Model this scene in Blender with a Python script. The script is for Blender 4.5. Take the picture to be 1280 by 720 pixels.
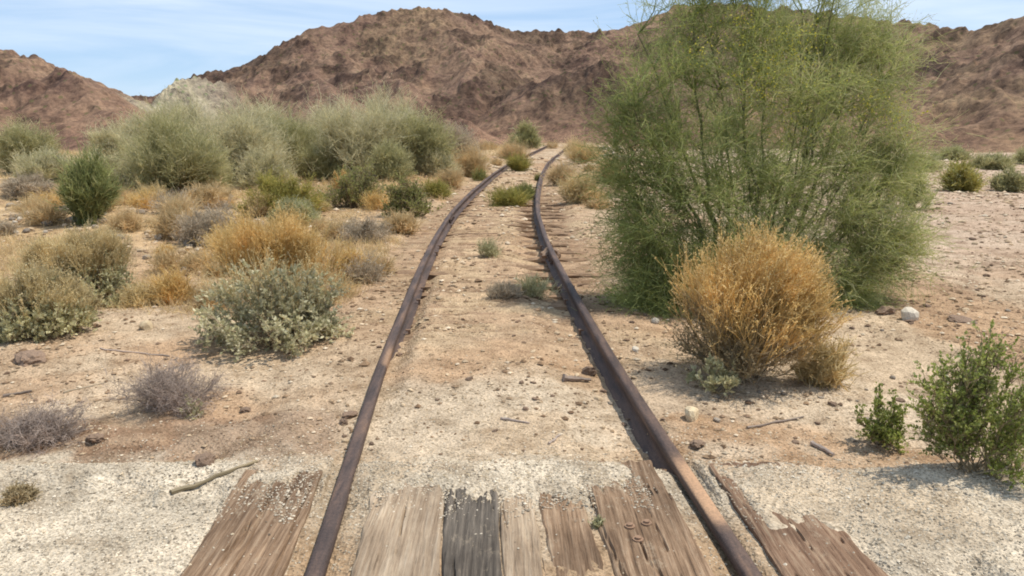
import bpy, math, random
import numpy as np
C = bpy.context.scene
R_ = math.radians
for o in list(bpy.data.objects): bpy.data.objects.remove(o)

# ------------------------------------------------------------------ camera
FPX, CX, CY, HY = 1000.0, 640.0, 360.0, 155.0          # photo pixels (1280 wide)
PITCH = math.atan((CY-HY)/FPX)
CAM_Z = 1.655
cd = bpy.data.cameras.new('camera'); cam = bpy.data.objects.new('camera', cd)
C.collection.objects.link(cam); C.camera = cam
cam.location = (0, 0, CAM_Z); cam.rotation_euler = (math.pi/2-PITCH, 0, 0)
cd.sensor_width = 36; cd.lens = 36*FPX/1280; cd.clip_start = .05; cd.clip_end = 8000
# ------------------------------------------------------------------ world + sun
SUN_EL, SUN_AZ = R_(64), R_(80)                         # azimuth clockwise from +Y (to the right)
w = bpy.data.worlds.new("World"); C.world = w; w.use_nodes = True
nt = w.node_tree; nt.nodes.clear()
out = nt.nodes.new('ShaderNodeOutputWorld'); bg = nt.nodes.new('ShaderNodeBackground')
sky = nt.nodes.new('ShaderNodeTexSky'); sky.sky_type = 'NISHITA'; sky.sun_disc = False
sky.sun_elevation = SUN_EL; sky.sun_rotation = SUN_AZ
sky.air_density = .8; sky.dust_density = .25; sky.ozone_density = 3.0; sky.altitude = 400
tc = nt.nodes.new('ShaderNodeTexCoord'); mp = nt.nodes.new('ShaderNodeMapping')
mp.inputs['Scale'].default_value = (1.3, 2.0, 11); mp.inputs['Rotation'].default_value = (0, .12, 0)
nz = nt.nodes.new('ShaderNodeTexNoise'); nz.inputs['Scale'].default_value = 1.7; nz.inputs['Detail'].default_value = 7
nz.inputs['Roughness'].default_value = .55; nz.inputs['Distortion'].default_value = .5
cr = nt.nodes.new('ShaderNodeValToRGB'); cr.color_ramp.elements[0].position = .38; cr.color_ramp.elements[1].position = .66
cr.color_ramp.elements[1].color = (.75, .75, .75, 1)
mx = nt.nodes.new('ShaderNodeMix'); mx.data_type = 'RGBA'; mx.inputs[7].default_value = (6.4, 7.3, 8.4, 1)
L = nt.links.new
L(tc.outputs['Generated'], mp.inputs[0]); L(mp.outputs[0], nz.inputs['Vector']); L(nz.outputs[0], cr.inputs[0])
L(cr.outputs[0], mx.inputs[0]); 
vl = nt.nodes.new('ShaderNodeMix'); vl.data_type = 'RGBA'; vl.inputs[0].default_value = .62; vl.inputs[7].default_value = (3.9, 5.5, 7.7, 1)   # thin high haze
L(sky.outputs[0], vl.inputs[6]); L(vl.outputs[2], mx.inputs[6]); L(mx.outputs[2], bg.inputs[0]); L(bg.outputs[0], out.inputs[0])
bg.inputs[1].default_value = .118
sd = bpy.data.lights.new('sun', 'SUN'); so = bpy.data.objects.new('sun', sd); C.collection.objects.link(so)
sd.energy = 4.3; sd.angle = R_(.53); sd.color = (1, .945, .84)
so.rotation_euler = (math.pi/2-SUN_EL, 0, -SUN_AZ + math.pi)   # fixed below with a direction vector
from mathutils import Vector
sv = Vector((math.sin(SUN_AZ)*math.cos(SUN_EL), math.cos(SUN_AZ)*math.cos(SUN_EL), math.sin(SUN_EL)))
so.rotation_euler = sv.to_track_quat('Z', 'Y').to_euler()
C.view_settings.view_transform = 'Standard'; C.view_settings.look = 'None'
C.view_settings.exposure = 0.18; C.view_settings.gamma = 1
C.cycles.max_bounces = 6; C.cycles.diffuse_bounces = 5; C.cycles.transparent_max_bounces = 4
C.cycles.filter_width = 1.9

# ------------------------------------------------------------------ noise helpers
def _h(ix, iy, s):
    n = (ix.astype(np.int64)*374761393 + iy.astype(np.int64)*668265263 + s*1442695041) & 0xffffffff
    n = ((n ^ (n >> 13))*1274126177) & 0xffffffff
    return ((n ^ (n >> 16)) & 0xffff)/65535.0
def vn(x, y, s=0):
    ix = np.floor(x); iy = np.floor(y); fx = x-ix; fy = y-iy
    fx = fx*fx*fx*(fx*(fx*6-15)+10); fy = fy*fy*fy*(fy*(fy*6-15)+10)
    a = _h(ix, iy, s); b = _h(ix+1, iy, s); c = _h(ix, iy+1, s); d = _h(ix+1, iy+1, s)
    return (a+(b-a)*fx)*(1-fy)+(c+(d-c)*fx)*fy
def fbm(x, y, sc, octs=4, s=0, g=.5, ridged=False):
    x = x/sc; y = y/sc; t = 0; a = 1; tot = 0
    for i in range(octs):
        n = vn(x*1.0+i*17.3, y+i*9.1, s+i)
        n = 1-abs(2*n-1) if ridged else n
        t = t+a*n; tot += a; a *= g
        x, y = (x*.8-y*.6)*2.03, (x*.6+y*.8)*2.03
    return t/tot
def sst(a, b, x):
    t = np.clip((x-a)/(b-a), 0, 1); return t*t*(3-2*t)

# ------------------------------------------------------------------ track centreline
_cy = np.array([-30, 0, 2.5, 3.5, 5, 8, 10.5, 14, 18.1, 24.6, 31.4, 38, 46, 58, 70, 90, 200.])
_cx = np.array([2.1, .235, .075, .005, -.09, -.215, -.295, -.31, -.19, .13, .60, 1.22, 2.05, 3.25, 4.35, 6.0, 14.])
_yy = np.linspace(-30, 200, 4601)
_xx = np.interp(_yy, _cy, _cx)
for _ in range(3):
    k = np.ones(25)/25; _xx[12:-12] = np.convolve(_xx, k, 'valid')
def cen(y): return np.interp(y, _yy, _xx)
def slope(y): return (cen(y+.4)-cen(y-.4))/.8
HG = .7525
RAIL_TOP = .15

BUMPS = [  # x, y, sx, sy, height : low sandy berms and the mounds under the scrub
    (-11.5, 17.5, 4.5, 2.2, .42), (-7.5, 14, 1.6, 1.3, .22), (-13, 26, 7, 4, .55), (-5.2, 10.3, 1.5, 1.2, .12),
    (-3.3, 24, 1.4, 4, .25), (3.4, 27, 1.6, 3, .35), (4.8, 38, 2.0, 5, .5), (-2.0, 34, 1.6, 4, .35),
    (-6.5, 33, 4, 5, .5), (11, 30, 5, 4, .15), (-4.2, 6.1, 1.0, .8, .05), (16, 48, 8, 5, .3)]
def tz(x, y):
    x = np.asarray(x, float); y = np.asarray(y, float)
    d = (x-cen(y))/np.sqrt(1+slope(y)**2); ad = abs(d)
    r = np.hypot(x, y)
    edge = 3.44+.05*(fbm(x, y, .35, 3, 91)-.5)*2+.16*(fbm(x, y, 1.1, 2, 92)-.5)*2*sst(.8, 1.6, ad) - .03*d
    cm = 1-sst(edge-.08, edge+.22, y)
    cm = cm*(1-sst(7, 9, ad))
    # dirt level
    bed = np.where(d > 0, .045+.03*sst(.2, .95, ad)*sst(HG, HG+.1, ad), .085)
    bed = np.where((d > .25) & (d < HG), .085-.075*sst(.25, .68, d), bed)
    bed = np.where((d <= .25) & (d > -.2), .085, bed)
    bed = bed - .075*sst(6.5, 9, y)*(1-sst(20, 30, y)*.3)
    bed = bed - .075*(1-sst(.05, .20, HG+d))*sst(3.5, 6.2, y)*(1-.5*sst(8, 10, y))*(d < 0)*(d > -HG-.02)
    bed = bed - .045*sst(HG+.03, HG+.1, ad)*sst(7, 8.5, y)*(1-sst(17, 21, y))*np.where(d > 0, .6, .15)
    bed = bed + .022*(np.sin(y*2*math.pi/.28+2*fbm(x, y, .5, 2, 33))*.5-.5)*sst(5.2, 6.5, y)*(1-sst(13, 18, y))*fbm(x, y, .4, 2, 34)*1.6*(ad < HG)
    wide = .02*fbm(x, y, 3.0, 3, 5)+.0
    z = bed*(1-sst(1.15, 1.5, ad)) + (wide+.03)*sst(1.15, 1.5, ad)
    amp = .35+.65*sst(.8, 1.6, ad)
    z = z + .055*(fbm(x, y, .9, 4, 11)-.5)*amp + .03*(fbm(x, y, .17, 3, 21, .6)-.5)*(.55+.45*amp)
    z = z + .008*(fbm(x, y, .045, 2, 27)-.5)*(1-sst(8, 14, r))
    z = z + .30*(fbm(x, y, 7, 3, 31)-.5)*sst(2.0, 7, ad)*sst(4, 10, r)
    # low brown dirt ridge left of the track just past the crossing
    z = z + .05*np.exp(-((y-3.95)/.22)**2)*sst(-.95, -1.15, d)*(1-sst(2.2, 2.9, ad))*fbm(x, y, .3, 3, 44)*1.5
    for bx, by, sx, sy, hh in BUMPS:
        z = z + hh*np.exp(-((x-bx)/sx)**2-((y-by)/sy)**2)*sst(1.1, 2.0, ad)
    # far away the plain falls gently; the track keeps its bank
    fall = -.034*np.clip(y-44, 0, 165)
    z = z + fall*np.maximum(sst(3, 9, ad), sst(66, 110, y))
    # road crossing
    g = .112 + .010*(fbm(x, y, .25, 3, 51)-.5)*2 + .006*(fbm(x, y, .03, 2, 55)-.5)
    g = g + .05*(fbm(x, y, 2.2, 2, 57)-.5)*sst(1.3, 3, ad)
    lip = np.where(ad < HG-.03, sst(3.06, 3.27, y+.17*(fbm(x, y*.5, .13, 3, 77)-.5)*2), 0)
    lip = lip*(1-.9*sst(.47, .55, d+.04*(fbm(x, y, .15, 2, 81)-.5)))
    g = g + .024*lip*(1-.9*sst(3.44, 3.5, y)) 
    lip2 = np.where(ad > HG+.08, sst(3.12, 3.36, y+.25*(fbm(x, y*.5, .13, 3, 78)-.5)*2), 0)
    lip2r = np.where(d > HG+.13, sst(2.70, 2.90, y+.22*(fbm(x, y, .2, 3, 79)-.5)*2+.5*(d-1.0)), 0)*sst(.90, .95, d+.02*(fbm(x, y, .1, 2, 80)-.5))
    g = g + .034*np.maximum(lip2, lip2r)*(1-sst(2.0, 2.6, ad)*.6)
    g = g + .017*(1-sst(.62, .66, ad))*(.7+.6*(fbm(x, y, .15, 3, 83)-.5))
    gro = np.exp(-((ad-HG)/.055)**4)
    g = g - np.where(d < 0, .012, .03)*gro
    return z*(1-cm)+g*cm
def tzf(x, y): return float(tz(np.array([x]), np.array([y]))[0])

def ray(px, row):
    u = (px-CX)/FPX; v = (CY-row)/FPX
    return np.array([u, math.cos(PITCH)+v*math.sin(PITCH), -math.sin(PITCH)+v*math.cos(PITCH)])
def at(px, row):
    d = ray(px, row); t = np.geomspace(1.5, 400, 6000)
    z = CAM_Z+d[2]*t - tz(d[0]*t, d[1]*t)
    i = np.argmax(z < 0) if (z < 0).any() else 3500
    return d[0]*t[i], d[1]*t[i]
def ztop(px, row, y):
    d = ray(px, row); return CAM_Z+d[2]*y/d[1]

# ------------------------------------------------------------------ mesh helpers
def mesh_obj(name, V, F, mat, parent=None, attrs=None, smooth=False, cols=None):
    V = np.asarray(V, np.float32); me = bpy.data.meshes.new(name)
    if not isinstance(F, (list, tuple)): F = [F]
    F = [np.asarray(f, np.int32) for f in F if len(f)]
    me.vertices.add(len(V)); me.vertices.foreach_set('co', V.ravel())
    nl = sum(f.size for f in F); npoly = sum(len(f) for f in F)
    me.loops.add(nl); me.polygons.add(npoly)
    me.loops.foreach_set('vertex_index', np.concatenate([f.ravel() for f in F]))
    tot = np.concatenate([np.full(len(f), f.shape[1], np.int32) for f in F])
    me.polygons.foreach_set('loop_start', np.concatenate([[0], np.cumsum(tot)[:-1]]).astype(np.int32))
    me.polygons.foreach_set('use_smooth', np.full(npoly, smooth))
    for k, a in (attrs or {}).items():
        at_ = me.attributes.new(k, 'FLOAT', 'POINT'); at_.data.foreach_set('value', np.asarray(a, np.float32))
    if cols is not None:
        at_ = me.attributes.new('tint', 'FLOAT_COLOR', 'POINT')
        cc = np.ones((len(V), 4), np.float32); cc[:, :3] = cols; at_.data.foreach_set('color', cc.ravel())
    me.update(calc_edges=True); me.validate()
    me.materials.append(mat)
    o = bpy.data.objects.new(name, me); C.collection.objects.link(o)
    if parent: o.parent = parent
    return o
def tag(o, label, cat=None, group=None, kind=None):
    if label: o['label'] = label
    if cat: o['category'] = cat
    if group: o['group'] = group
    if kind: o['kind'] = kind
    return o
def empty(name, loc):
    o = bpy.data.objects.new(name, None); C.collection.objects.link(o); o.location = loc; o.empty_display_size = .1; return o
def nrm(v): return v/np.maximum(np.linalg.norm(v, axis=-1, keepdims=True), 1e-9)
def tubes(P, R, sides=3):
    N, K, _ = P.shape
    T = nrm(np.gradient(P, axis=1)); ref = np.zeros_like(T); ref[..., 0] = .31; ref[..., 1] = .95; 
    U = nrm(np.cross(T, ref)); W = np.cross(T, U)
    a = np.arange(sides)*2*math.pi/sides
    V = P[:, :, None, :]+R[:, :, None, None]*(np.cos(a)[None, None, :, None]*U[:, :, None]+np.sin(a)[None, None, :, None]*W[:, :, None])
    b = (np.arange(N)*K*sides)[:, None, None]+(np.arange(K-1)*sides)[None, :, None]+np.arange(sides)[None, None, :]
    n = (np.arange(sides)+1) % sides-np.arange(sides)
    f = np.stack([b, b+n, b+n+sides, b+sides], -1).reshape(-1, 4)
    return V.reshape(-1, 3), f
def ribbons(rng, P, R):
    N, K, _ = P.shape
    T = nrm(np.gradient(P, axis=1)); S = nrm(np.cross(T, nrm(rng.normal(size=(N, 1, 3)))))
    V = np.stack([P-S*R[..., None], P+S*R[..., None]], 2)
    b = (np.arange(N)*K*2)[:, None]+(np.arange(K-1)*2)[None, :]
    return V.reshape(-1, 3), np.stack([b, b+1, b+3, b+2], -1).reshape(-1, 4)
def leaves(rng, p, d, ln, wd, curl=.25):
    N = len(p); d = nrm(d); s = nrm(np.cross(d, rng.normal(size=(N, 3)))); n = np.cross(d, s)
    ln = ln[:, None]; wd = wd[:, None]
    V = np.stack([p, p+d*ln*.45-s*wd+n*wd*curl, p+d*ln, p+d*ln*.45+s*wd+n*wd*curl], 1)
    b = np.arange(N)[:, None]*4
    return V.reshape(-1, 3), np.concatenate([b, b+1, b+2, b+3], 1)
def grow(rng, p0, d0, ln, K, wander=.25, up=0.0):
    N = len(p0); P = np.zeros((N, K, 3)); P[:, 0] = p0; d = nrm(d0.copy())
    st = (ln/(K-1))[:, None]
    for k in range(1, K):
        d = nrm(d+rng.normal(size=(N, 3))*wander/math.sqrt(K-1)+np.array([0, 0, up/(K-1)]))
        P[:, k] = P[:, k-1]+d*st
    return P
def sample(rng, P, n, a=.2, b=1.0, pw=1.0):
    N, K, _ = P.shape; i = rng.integers(0, N, n); t = (a+(b-a)*rng.random(n)**pw)*(K-1)
    k = np.minimum(t.astype(int), K-2); f = (t-k)[:, None]
    A = P[i, k]; B = P[i, k+1]; return A*(1-f)+B*f, nrm(B-A), i
class Bag:
    def __init__(s): s.V = []; s.F = []; s.n = 0; s.r = []
    def add(s, V, F, r):
        s.V.append(V); s.F.append(F+s.n); s.n += len(V); s.r.append(r)
    def build(s, name, mat, parent):
        if not s.n: return None
        return mesh_obj(name, np.concatenate(s.V), np.concatenate(s.F), mat, parent, {'rnd': np.concatenate(s.r)})

# ------------------------------------------------------------------ materials
def newmat(name):
    m = bpy.data.materials.new(name); m.use_nodes = True; t = m.node_tree
    return m, t, t.nodes['Principled BSDF'], t.nodes['Material Output']
def ramp(t, cols, pos=None):
    r = t.nodes.new('ShaderNodeValToRGB'); e = r.color_ramp.elements
    pos = pos or [i/max(1, len(cols)-1) for i in range(len(cols))]
    while len(e) < len(cols): e.new(.5)
    for i, c in enumerate(cols): e[i].position = pos[i]; e[i].color = (*c, 1)
    return r
def noise(t, scale, detail=4, rough=.55, vec=None, dist=0):
    n = t.nodes.new('ShaderNodeTexNoise'); n.inputs['Scale'].default_value = scale; n.inputs['Detail'].default_value = detail
    n.inputs['Roughness'].default_value = rough; n.inputs['Distortion'].default_value = dist
    if vec is not None: t.links.new(vec, n.inputs['Vector'])
    return n
def mapping(t, scale, rot=(0, 0, 0), kind='Object'):
    c = t.nodes.new('ShaderNodeTexCoord'); m = t.nodes.new('ShaderNodeMapping')
    m.inputs['Scale'].default_value = scale; m.inputs['Rotation'].default_value = rot
    t.links.new(c.outputs[kind], m.inputs[0]); return m.outputs[0]
def mixc(t, f, a, b, mode='MIX'):
    m = t.nodes.new('ShaderNodeMix'); m.data_type = 'RGBA'; m.blend_type = mode
    for s, v in ((0, f), (6, a), (7, b)):
        if hasattr(v, 'links') or hasattr(v, 'is_linked'): t.links.new(v, m.inputs[s])
        else: m.inputs[s].default_value = v if s == 0 else (*v, 1)
    return m.outputs[2]
def bump(t, h, st, dist, bs):
    b = t.nodes.new('ShaderNodeBump'); b.inputs['Strength'].default_value = st; b.inputs['Distance'].default_value = dist
    t.links.new(h, b.inputs['Height']); t.links.new(b.outputs[0], bs.inputs['Normal'])
_pm = {}
def plantmat(key, cols, trans=.3, rough=.6, spec=.25):
    if key in _pm: return _pm[key]
    m, t, bs, out = newmat(key); a = t.nodes.new('ShaderNodeAttribute'); a.attribute_name = 'rnd'
    r = ramp(t, cols); t.links.new(a.outputs['Fac'], r.inputs[0])
    n = noise(t, 3.2, 3, .6, mapping(t, (1, 1, 1))); r2 = ramp(t, [(.72, .72, .7), (1.18, 1.15, 1.1)], [.35, .65]); t.links.new(n.outputs[0], r2.inputs[0])
    c = mixc(t, 1.0, r.outputs[0], r2.outputs[0], 'MULTIPLY')
    t.links.new(c, bs.inputs['Base Color']); bs.inputs['Roughness'].default_value = rough
    bs.inputs['Specular IOR Level'].default_value = spec
    if trans > 0:
        tr = t.nodes.new('ShaderNodeBsdfTranslucent'); ms = t.nodes.new('ShaderNodeMixShader'); ms.inputs[0].default_value = trans
        t.links.new(c, tr.inputs[0]); t.links.new(bs.outputs[0], ms.inputs[1]); t.links.new(tr.outputs[0], ms.inputs[2]); t.links.new(ms.outputs[0], out.inputs[0])
    _pm[key] = m; return m
PV = plantmat('palo_verde_twigs', [(.19, .22, .075), (.29, .335, .115), (.41, .445, .165), (.57, .54, .31), (.53, .52, .18)], .4)
PVL = plantmat('palo_verde_leaflets', [(.27, .32, .075), (.39, .44, .10), (.52, .54, .13), (.66, .60, .10)], .5)
PVBG = plantmat('pale_desert_twigs', [(.40, .375, .21), (.55, .51, .30), (.66, .60, .39), (.74, .67, .47)], .4)
PVBGG = plantmat('green_desert_twigs', [(.29, .285, .13), (.40, .385, .18), (.52, .485, .26), (.60, .54, .34)], .4)
BARK = plantmat('green_bark', [(.10, .105, .05), (.17, .16, .085)], 0)
BARKG = plantmat('grey_bark', [(0.168, 0.129, 0.076), (0.358, 0.278, 0.168)], 0)
SILV = plantmat('silver_leaves', [(.32, .305, .17), (.49, .465, .28), (.63, .59, .40), (.72, .67, .50)], .4)
OLIV = plantmat('olive_silver_leaves', [(.34, .32, .17), (.48, .455, .26), (.60, .57, .35), (.68, .63, .42)], .4)
GOLD = plantmat('golden_stalks', [(.50, .385, .19), (.66, .52, .27), (.76, .62, .34), (.72, .62, .41)], .45)
ORAN = plantmat('orange_dry_stalks', [(.56, .38, .14), (.72, .51, .20), (.83, .61, .27), (.78, .63, .36)], .45)
STRAW = plantmat('straw', [(0.509, 0.357, 0.184), (0.657, 0.49, 0.267), (0.742, 0.581, 0.34), (0.551, 0.439, 0.221)], .4)
CREO = plantmat('creosote_leaves', [(.16, .20, .04), (.27, .32, .07), (.39, .43, .12), (.58, .57, .28)], .45, .4, .5)
CREOD = plantmat('dark_green_leaves', [(.17, .19, .055), (.27, .28, .09), (.38, .37, .14), (.48, .45, .20)], .4, .5)
EPH = plantmat('jointfir_stems', [(.17, .20, .08), (.26, .29, .11), (.37, .39, .15), (.50, .47, .24)], .35)
DEADP = plantmat('dead_purple_twigs', [(.26, .20, .165), (.38, .30, .255), (.48, .39, .34), (.56, .465, .40)], .3)
DEADG = plantmat('dead_grey_twigs', [(0.318, 0.255, 0.184), (0.456, 0.377, 0.276), (0.583, 0.484, 0.359), (0.657, 0.541, 0.405)], .3)
DEADL = plantmat('dried_leaves', [(0.297, 0.219, 0.129), (0.456, 0.352, 0.202), (0.604, 0.479, 0.285), (0.657, 0.551, 0.359)], .4)
GRN = plantmat('green_grass', [(0.224, 0.221, 0.056), (0.347, 0.33, 0.088), (0.47, 0.412, 0.12), (0.605, 0.474, 0.176)], .45)

# ground
def groundmat():
    m, t, bs, out = newmat('desert_ground'); a = t.nodes.new('ShaderNodeAttribute'); a.attribute_name = 'tint'
    v = mapping(t, (1, 1, 1))
    n1 = noise(t, 5.0, 6, .65, v); n2 = noise(t, 60, 5, .7, v); n3 = noise(t, .7, 4, .6, v)
    r1 = ramp(t, [(.66, .62, .58), (1.0, 1.0, 1.0), (1.22, 1.22, 1.22)], [.33, .5, .66]); t.links.new(n1.outputs[0], r1.inputs[0])
    r2 = ramp(t, [(.62, .60, .58), (1.0, 1.0, 1.0), (1.18, 1.18, 1.18)], [.33, .5, .68]); t.links.new(n2.outputs[0], r2.inputs[0])
    r3 = ramp(t, [(.86, .84, .82), (1.12, 1.12, 1.12)], [.3, .7]); t.links.new(n3.outputs[0], r3.inputs[0])
    c = mixc(t, 1.0, a.outputs['Color'], r1.outputs[0], 'MULTIPLY'); c = mixc(t, 1.0, c, r2.outputs[0], 'MULTIPLY'); c = mixc(t, 1.0, c, r3.outputs[0], 'MULTIPLY')
    vo = t.nodes.new('ShaderNodeTexVoronoi'); vo.inputs['Scale'].default_value = 75; t.links.new(v, vo.inputs['Vector'])
    sp = t.nodes.new('ShaderNodeSeparateColor'); t.links.new(vo.outputs['Color'], sp.inputs[0])
    r4 = ramp(t, [(.55, .53, .5), (1, 1, 1), (1, 1, 1), (1.2, 1.2, 1.2)], [.08, .16, .8, .95]); t.links.new(sp.outputs[0], r4.inputs[0])
    c = mixc(t, .75, c, mixc(t, 1.0, c, r4.outputs[0], 'MULTIPLY'))
    t.links.new(c, bs.inputs['Base Color']); bs.inputs['Roughness'].default_value = .95; bs.inputs['Specular IOR Level'].default_value = .1
    ad = t.nodes.new('ShaderNodeMath'); ad.operation = 'ADD'; t.links.new(n2.outputs[0], ad.inputs[0]); t.links.new(vo.outputs['Distance'], ad.inputs[1])
    bump(t, ad.outputs[0], .7, .012, bs); return m
GROUND = groundmat()

def tint(x, y, z):
    """own colour of the soil by place: gravel of the road, brown dirt, pale sand, pinkish wash"""
    d = (x-cen(y))/np.sqrt(1+slope(y)**2); ad = abs(d)
    sand = np.array([.455, .345, .235]); dirt = np.array([.39, .26, .16]); brown = np.array([.23, .145, .09])
    grav = np.array([.52, .44, .335]); pink = np.array([.46, .345, .26]); straw = np.array([.47, .34, .19])
    n = fbm(x, y, 1.3, 4, 61)[:, None]; n2 = fbm(x, y, .5, 4, 65)[:, None]
    c = sand*(1-sst(.42, .62, n))+dirt*sst(.42, .62, n)
    tr = ((1-sst(1.2, 2.6, ad))*sst(4.6, 6.5, y)*(1-sst(22, 30, y)))[:, None]
    c = c*(1-.75*tr)+.75*tr*(dirt*(1-sst(.4, .65, n2))+np.array([.46, .33, .20])*sst(.4, .65, n2))
    wash = (sst(2.5, 6, d)*sst(6, 12, y)*(1-sst(70, 100, y)))[:, None]; c = c*(1-wash*.7)+pink*wash*.7
    left = (sst(-1.6, -2.6, d)*sst(7, 12, y))[:, None]; c = c*(1-left*.7)+(straw*.7+np.array([.50, .33, .16])*.3)*left*.7
    br = (sst(-.8, -1.0, d)*(1-sst(2.7, 3.6, ad))*np.exp(-((y-3.86-.05*(ad-1))/.36)**4))[:, None]*(.45+.55*sst(.3, .5, n2))
    br = np.clip(br*1.35, 0, 1); c = c*(1-br)+brown*br
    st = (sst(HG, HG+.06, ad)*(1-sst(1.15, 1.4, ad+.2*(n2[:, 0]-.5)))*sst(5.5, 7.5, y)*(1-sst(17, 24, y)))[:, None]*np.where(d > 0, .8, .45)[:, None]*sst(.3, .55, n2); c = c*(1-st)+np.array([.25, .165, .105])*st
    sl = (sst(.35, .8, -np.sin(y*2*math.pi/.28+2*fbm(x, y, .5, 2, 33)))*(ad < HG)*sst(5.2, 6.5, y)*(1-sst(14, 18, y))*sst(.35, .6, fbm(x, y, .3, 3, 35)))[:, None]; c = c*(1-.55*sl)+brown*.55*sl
    rub = (sst(.62, .72, fbm(x, y, .35, 4, 69))*sst(5, 8, y))[:, None]; c = c*(1-rub*.5)+brown*rub*.5
    cm = ((1-sst(3.30, 3.68, y+.30*(fbm(x, y, .16, 4, 93)-.5)*2+.22*(fbm(x, y, 1.1, 2, 92)-.5)*2+.03*d))*(1-sst(7, 9, ad)))[:, None]; 
    gm = sst(.30, .62, fbm(x, y, .28, 4, 103))[:, None]; g2 = (sst(.45, .62, fbm(x, y, .7, 3, 104))*sst(2.4, 3.1, y))[:, None]
    gg = grav*(.84+.22*gm); gg = gg*(1-.65*g2)+np.array([.42, .32, .215])*.65*g2; cm = cm*(1-.0*cm)
    c = c*(1-cm)+gg*cm
    gap = ((ad < .86)*(1-sst(2.75, 3.1, y+.2*(n2[:, 0]-.5)*2)))[:, None]*(.55+.45*sst(.35, .6, n2)); c = c*(1-gap)+np.array([.36, .25, .155])*gap
    nz_ = (sst(3.5, 3.7, y)*(1-sst(4.5, 5.4, y+.5*(n[:, 0]-.5)))*(1-sst(2.4, 3.2, ad)) )[:, None]*sst(.40, .58, n2)
    nz_ = nz_*np.where(d < -.8, .25, .6)[:, None]; c = c*(1-nz_)+np.array([.49, .40, .295])*nz_
    return c

def build_ground():
    r = np.concatenate([[0.15, .4, .7], np.geomspace(1.0, 60, 1130), np.geomspace(61, 3500, 170)])
    th = np.concatenate([np.linspace(-50, 50, 860), np.linspace(50, 310, 90)[1:-1]])*math.pi/180
    RR, TH = np.meshgrid(r, th, indexing='ij'); X = RR*np.sin(TH); Y = RR*np.cos(TH)
    Z = tz(X.ravel(), Y.ravel()); V = np.stack([X.ravel(), Y.ravel(), Z], 1)
    n, m = len(r), len(th); i = np.arange(n-1)[:, None]*m; j = np.arange(m)[None]; j2 = (j+1) % m
    F = np.stack([i+j, i+m+j, i+m+j2, i+j2], -1).reshape(-1, 4)[:, ::-1]
    V = np.concatenate([V, [[0, 0, tzf(0, 0)]]]); jj = np.arange(m)
    F2 = np.stack([np.full(m, len(V)-1), (jj+1) % m, jj], 1)
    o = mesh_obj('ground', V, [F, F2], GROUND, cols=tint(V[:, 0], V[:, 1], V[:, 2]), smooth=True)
    tag(o, 'sandy desert ground with a pale gravel road crossing in front', kind='structure')
build_ground()

# ------------------------------------------------------------------ hills
def hillmat():
    m, t, bs, out = newmat('desert_mountain_rock'); a = t.nodes.new('ShaderNodeAttribute'); a.attribute_name = 'tint'
    v = mapping(t, (1, 1, 1)); n1 = noise(t, .11, 11, .76, v, 0); n2 = noise(t, .7, 8, .75, v); n3 = noise(t, .028, 5, .6, v)
    r1 = ramp(t, [(.085, .058, .049), (.165, .113, .088), (.235, .165, .124), (.30, .22, .16)], [.36, .43, .53, .66]); t.links.new(n1.outputs[0], r1.inputs[0])
    r2 = ramp(t, [(.60, .59, .59), (1, 1, 1), (1.3, 1.27, 1.2)], [.38, .5, .62]); t.links.new(n2.outputs[0], r2.inputs[0])
    r3 = ramp(t, [(.85, .80, .80), (1.1, 1.08, 1.0)], [.38, .62]); t.links.new(n3.outputs[0], r3.inputs[0])
    c = mixc(t, 1.0, mixc(t, 1.0, r1.outputs[0], r2.outputs[0], 'MULTIPLY'), r3.outputs[0], 'MULTIPLY')
    vo = t.nodes.new('ShaderNodeTexVoronoi'); vo.inputs['Scale'].default_value = .30; t.links.new(v, vo.inputs['Vector'])
    rv = ramp(t, [(.8, .8, .8), (0, 0, 0)], [.14, .24]); t.links.new(vo.outputs['Distance'], rv.inputs[0])
    c = mixc(t, rv.outputs[0], c, (.12, .115, .055))
    c = mixc(t, 1.0, c, a.outputs['Color'], 'MULTIPLY')
    t.links.new(c, bs.inputs['Base Color']); bs.inputs['Roughness'].default_value = .95; bs.inputs['Specular IOR Level'].default_value = .1
    bump(t, n2.outputs[0], .6, .8, bs); return m
SIL = np.array([(-420, -40), (-250, 10), (-120, 48), (0, 60), (20, 63), (60, 77), (100, 92), (140, 111), (165, 119), (178, 119), (190, 127), (193, 127), (200, 112), (215, 101), (235, 95), (250, 92), (290, 87),
    (325, 72), (345, 60), (370, 45), (390, 35), (430, 31), (450, 22), (490, 12), (530, 9), (560, 13), (590, 18), (615, 28), (640, 38), (665, 39), (700, 38), (735, 40), (780, 34),
    (800, 28), (825, 15), (850, 6), (900, 4), (950, 10), (1000, 12), (1050, 20), (1090, 24), (1140, 29), (1190, 36), (1230, 33), (1260, 22), (1280, 18), (1350, 0), (1450, -25), (1650, -60), (1900, -60)], float)
def azr(px): d = ray(px, 100); return math.atan2(d[0], d[1])
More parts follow.
